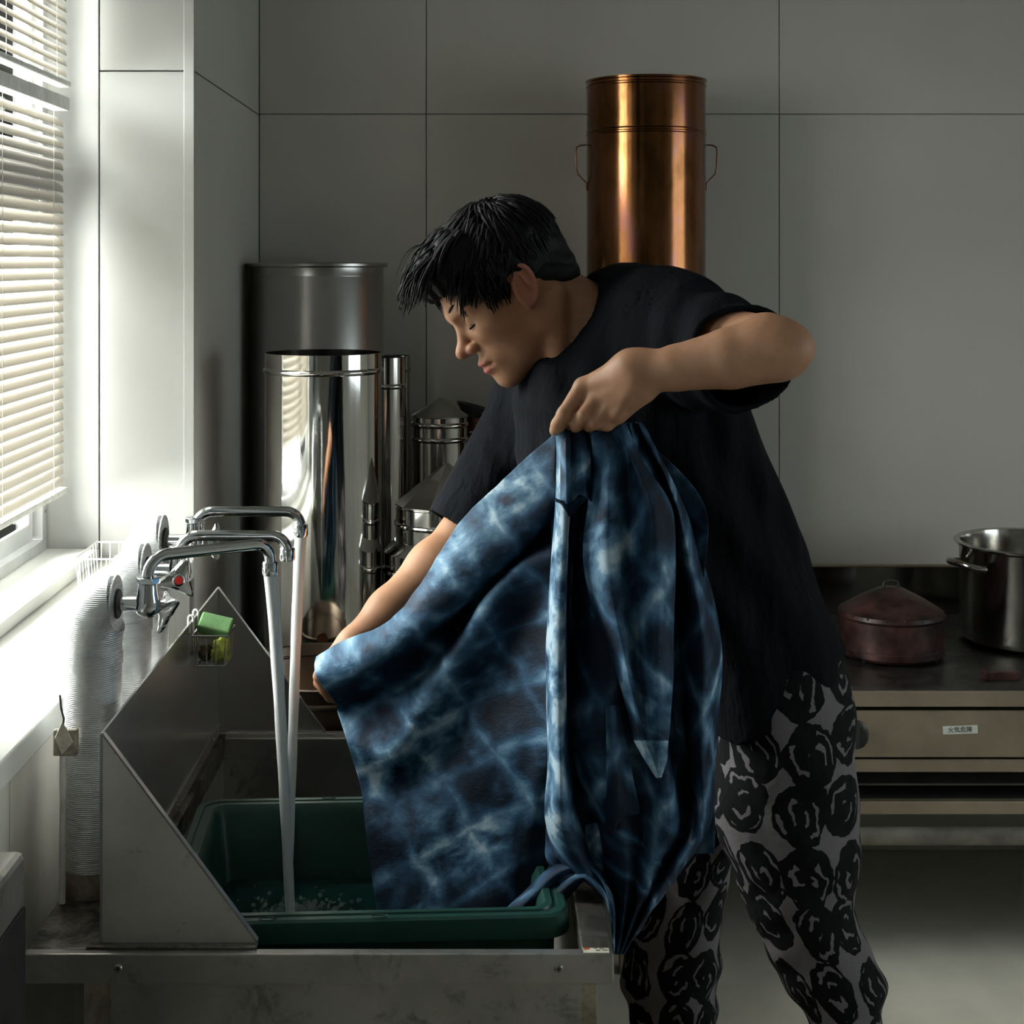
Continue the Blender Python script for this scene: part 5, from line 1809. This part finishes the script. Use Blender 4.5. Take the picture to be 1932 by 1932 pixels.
# broad front fold ending in a pale turned-back corner
PF = [(797, 1112, 1134, 1156, 1170, 1180), (860, 1117, 1150, 1182, 1192, 1207), (950, 1108, 1148, 1187, 1228, 1263), (1050, 1101, 1148, 1192, 1236, 1273), (1150, 1120, 1162, 1200, 1240, 1272),
      (1250, 1158, 1182, 1204, 1240, 1270), (1350, 1186, 1202, 1213, 1240, 1265), (1392, 1196, 1210, 1222, 1242, 1261), (1400, 1198, 1212, 1224, 1243, 1260), (1432, 1217, 1226, 1236, 1247, 1257), (1466, 1240, 1242, 1243, 1244, 1246)]
ctrl = []
for i, r_ in enumerate(PF):
    k_ = [0.25, 0.6, 1, 1, 1, 0.9, 0.5, 0.25, 0.22, 0.15, 0.05][i]
    y0_ = [1.936, 1.920, 1.908, 1.905, 1.905, 1.905, 1.903, 1.900, 1.900, 1.899, 1.899][i]
    ctrl.append([(r_[1 + j], r_[0] + (0, 0, 0, 0, 0)[j], y0_ + (0.016, -0.026, 0.004, -0.030, 0.006)[j] * k_) for j in range(5)])
PALE_P = [[0.05, 0.15, 0.1, 0.0, 0.0], [0.1, 0.15, 0.1, 0.0, 0.0], [0.3, 0.3, 0.15, 0.05, 0.05], [0.3, 0.2, 0.05, 0.0, 0.1], [0.15, 0.15, 0.05, 0.0, 0.1], [0.0, 0.05, 0.1, 0.1, 0.05],
          [0.05, 0.1, 0.3, 0.2, 0.1], [0.1, 0.1, 0.15, 0.0, 0.0], [0.75, 0.7, 0.7, 0.6, 0.6], [0.8, 0.8, 0.75, 0.7, 0.7], [0.8, 0.8, 0.8, 0.8, 0.8]]
sheet(ctrl, 14, 16, 0.0016, 19.0, (30.0, 2.0), None, 18, PALE_P)
# inner hanging tail
ctrl = [[(1143 + j * 11 - (1430 - py) * 0.05 * j, py, 1.938 + 0.010 * math.cos(j * 1.4 + 1.2)) for j in range(5)] for py in (1330, 1370, 1430, 1480, 1530)] + [[(1141, 1572, 1.944), (1152, 1574, 1.934), (1163, 1560, 1.934), (1175, 1545, 1.94), (1188, 1536, 1.948)]]
sheet(ctrl, 8, 8, 0.001, 23.0, (12.0, 9.0))
# twisted part drawn over the rim of the tank from inside the tub
ZRIM = ZC
ctrl = []
for (px, py, Yv), (ox, oy) in zip(((925, 1745, 1.985), (985, 1685, 1.975), (1038, 1638, 1.975), (1092, 1624, 1.962), (1126, 1636, 1.955), (1147, 1680, 1.950), (1154, 1740, 1.950)),
                                  ((11, 2), (9, 4), (6, 6), (1, 6), (-2, 5), (-1, 2), (0, 0))):
    row = []
    for j in range(7):
        row.append((px + ox * j * 1.3, py + oy * j * 1.1, Yv - 0.006 * j + 0.012 * math.cos(j * 2.1)))
    ctrl.append(row)
sheet(ctrl, 8, 12, 0.0012, 31.0, (20.0, 3.0))
ctrl = [[(1030 + j * 20, py + 8 * math.sin(j), 1.985 + 0.015 * math.cos(j * 2)) for j in range(7)] for py in (1560, 1590, 1615)] + [[(1040 + j * 18, 1640 + 3 * j, 2.0 + 0.008 * math.cos(j * 2)) for j in range(7)]]
sheet(ctrl, 8, 8, 0.001, 37.0, (20.0, 7.0))

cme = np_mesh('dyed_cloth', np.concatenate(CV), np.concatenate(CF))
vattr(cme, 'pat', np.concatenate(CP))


def shibori():
    a = N('indigo resist dyed cotton')
    at = a.n('ShaderNodeAttribute', attribute_name='pat')
    P = at.outputs['Vector']
    s3 = a.n('ShaderNodeSeparateXYZ')
    a.l(P, s3.inputs[0])
    fl = a.n('ShaderNodeCombineXYZ')
    a.l(s3.outputs[0], fl.inputs[0])
    a.l(s3.outputs[1], fl.inputs[1])
    P = fl.outputs[0]
    nz = a.n('ShaderNodeTexNoise')
    nz.inputs['Scale'].default_value = 1.1
    nz.inputs['Detail'].default_value = 1.5
    a.l(P, nz.inputs['Vector'])
    wp = a.n('ShaderNodeVectorMath', operation='MULTIPLY_ADD')
    a.l(nz.outputs['Color'], wp.inputs[0])
    wp.inputs[1].default_value = (0.45, 0.45, 0)
    a.l(P, wp.inputs[2])
    sx = a.n('ShaderNodeSeparateXYZ')
    a.l(wp.outputs[0], sx.inputs[0])
    n1 = a.noise(P, 0.8, 3, 0.55)
    n2 = a.noise(wp.outputs[0], 2.6, 3, 0.55)
    n3 = a.noise(P, 1.3, 2, 0.5)

    def line(c, wdt):
        f = a.math('ABSOLUTE', a.math('SUBTRACT', a.math('FRACT', c), 0.5))     # 0.5 at the fold lines
        f = a.math('MULTIPLY_ADD', f, 1.0 / wdt, -(0.5 - wdt) / wdt, clamp=True)
        return a.math('POWER', f, 1.3)
    l1 = line(sx.outputs[0], 0.22)
    l2 = line(sx.outputs[1], 0.24)
    l1 = a.math('MULTIPLY', l1, a.math('MULTIPLY_ADD', n3, 2.4, -0.55, clamp=True))
    l2 = a.math('MULTIPLY', l2, a.math('MULTIPLY_ADD', n1, 2.4, -0.50, clamp=True))
    f = a.math('MULTIPLY', a.math('MAXIMUM', l1, l2), 0.56)
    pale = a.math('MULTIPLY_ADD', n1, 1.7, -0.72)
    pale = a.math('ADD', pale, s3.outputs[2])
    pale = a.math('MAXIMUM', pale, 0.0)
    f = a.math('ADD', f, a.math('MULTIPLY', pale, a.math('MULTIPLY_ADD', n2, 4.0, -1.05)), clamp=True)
    c = a.ramp(f, [(0.0, (0.004, 0.009, 0.020)), (0.18, (0.009, 0.026, 0.055)), (0.42, (0.034, 0.092, 0.166)), (0.72, (0.132, 0.250, 0.365)), (1.0, (0.40, 0.52, 0.61))])
    a.l(c, a.b.inputs['Base Color'])
    a.set(Roughness=0.65, Specular_IOR_Level=0.22)
    h = a.math('MULTIPLY_ADD', a.noise(P, 9, 5, 0.7, 0.5), 0.8, a.math('MULTIPLY', a.noise(P, 60, 2), 0.06))
    a.bump(h, 0.35, 0.008)
    return a.m


M['shibori'] = shibori()
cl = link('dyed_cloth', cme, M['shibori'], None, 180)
tag(cl, 'indigo shibori dyed cloth held up in both hands and trailing into the tub', 'cloth')
sd = cl.modifiers.new('thick', 'SOLIDIFY')
sd.thickness = 0.0012
sd.offset = 0
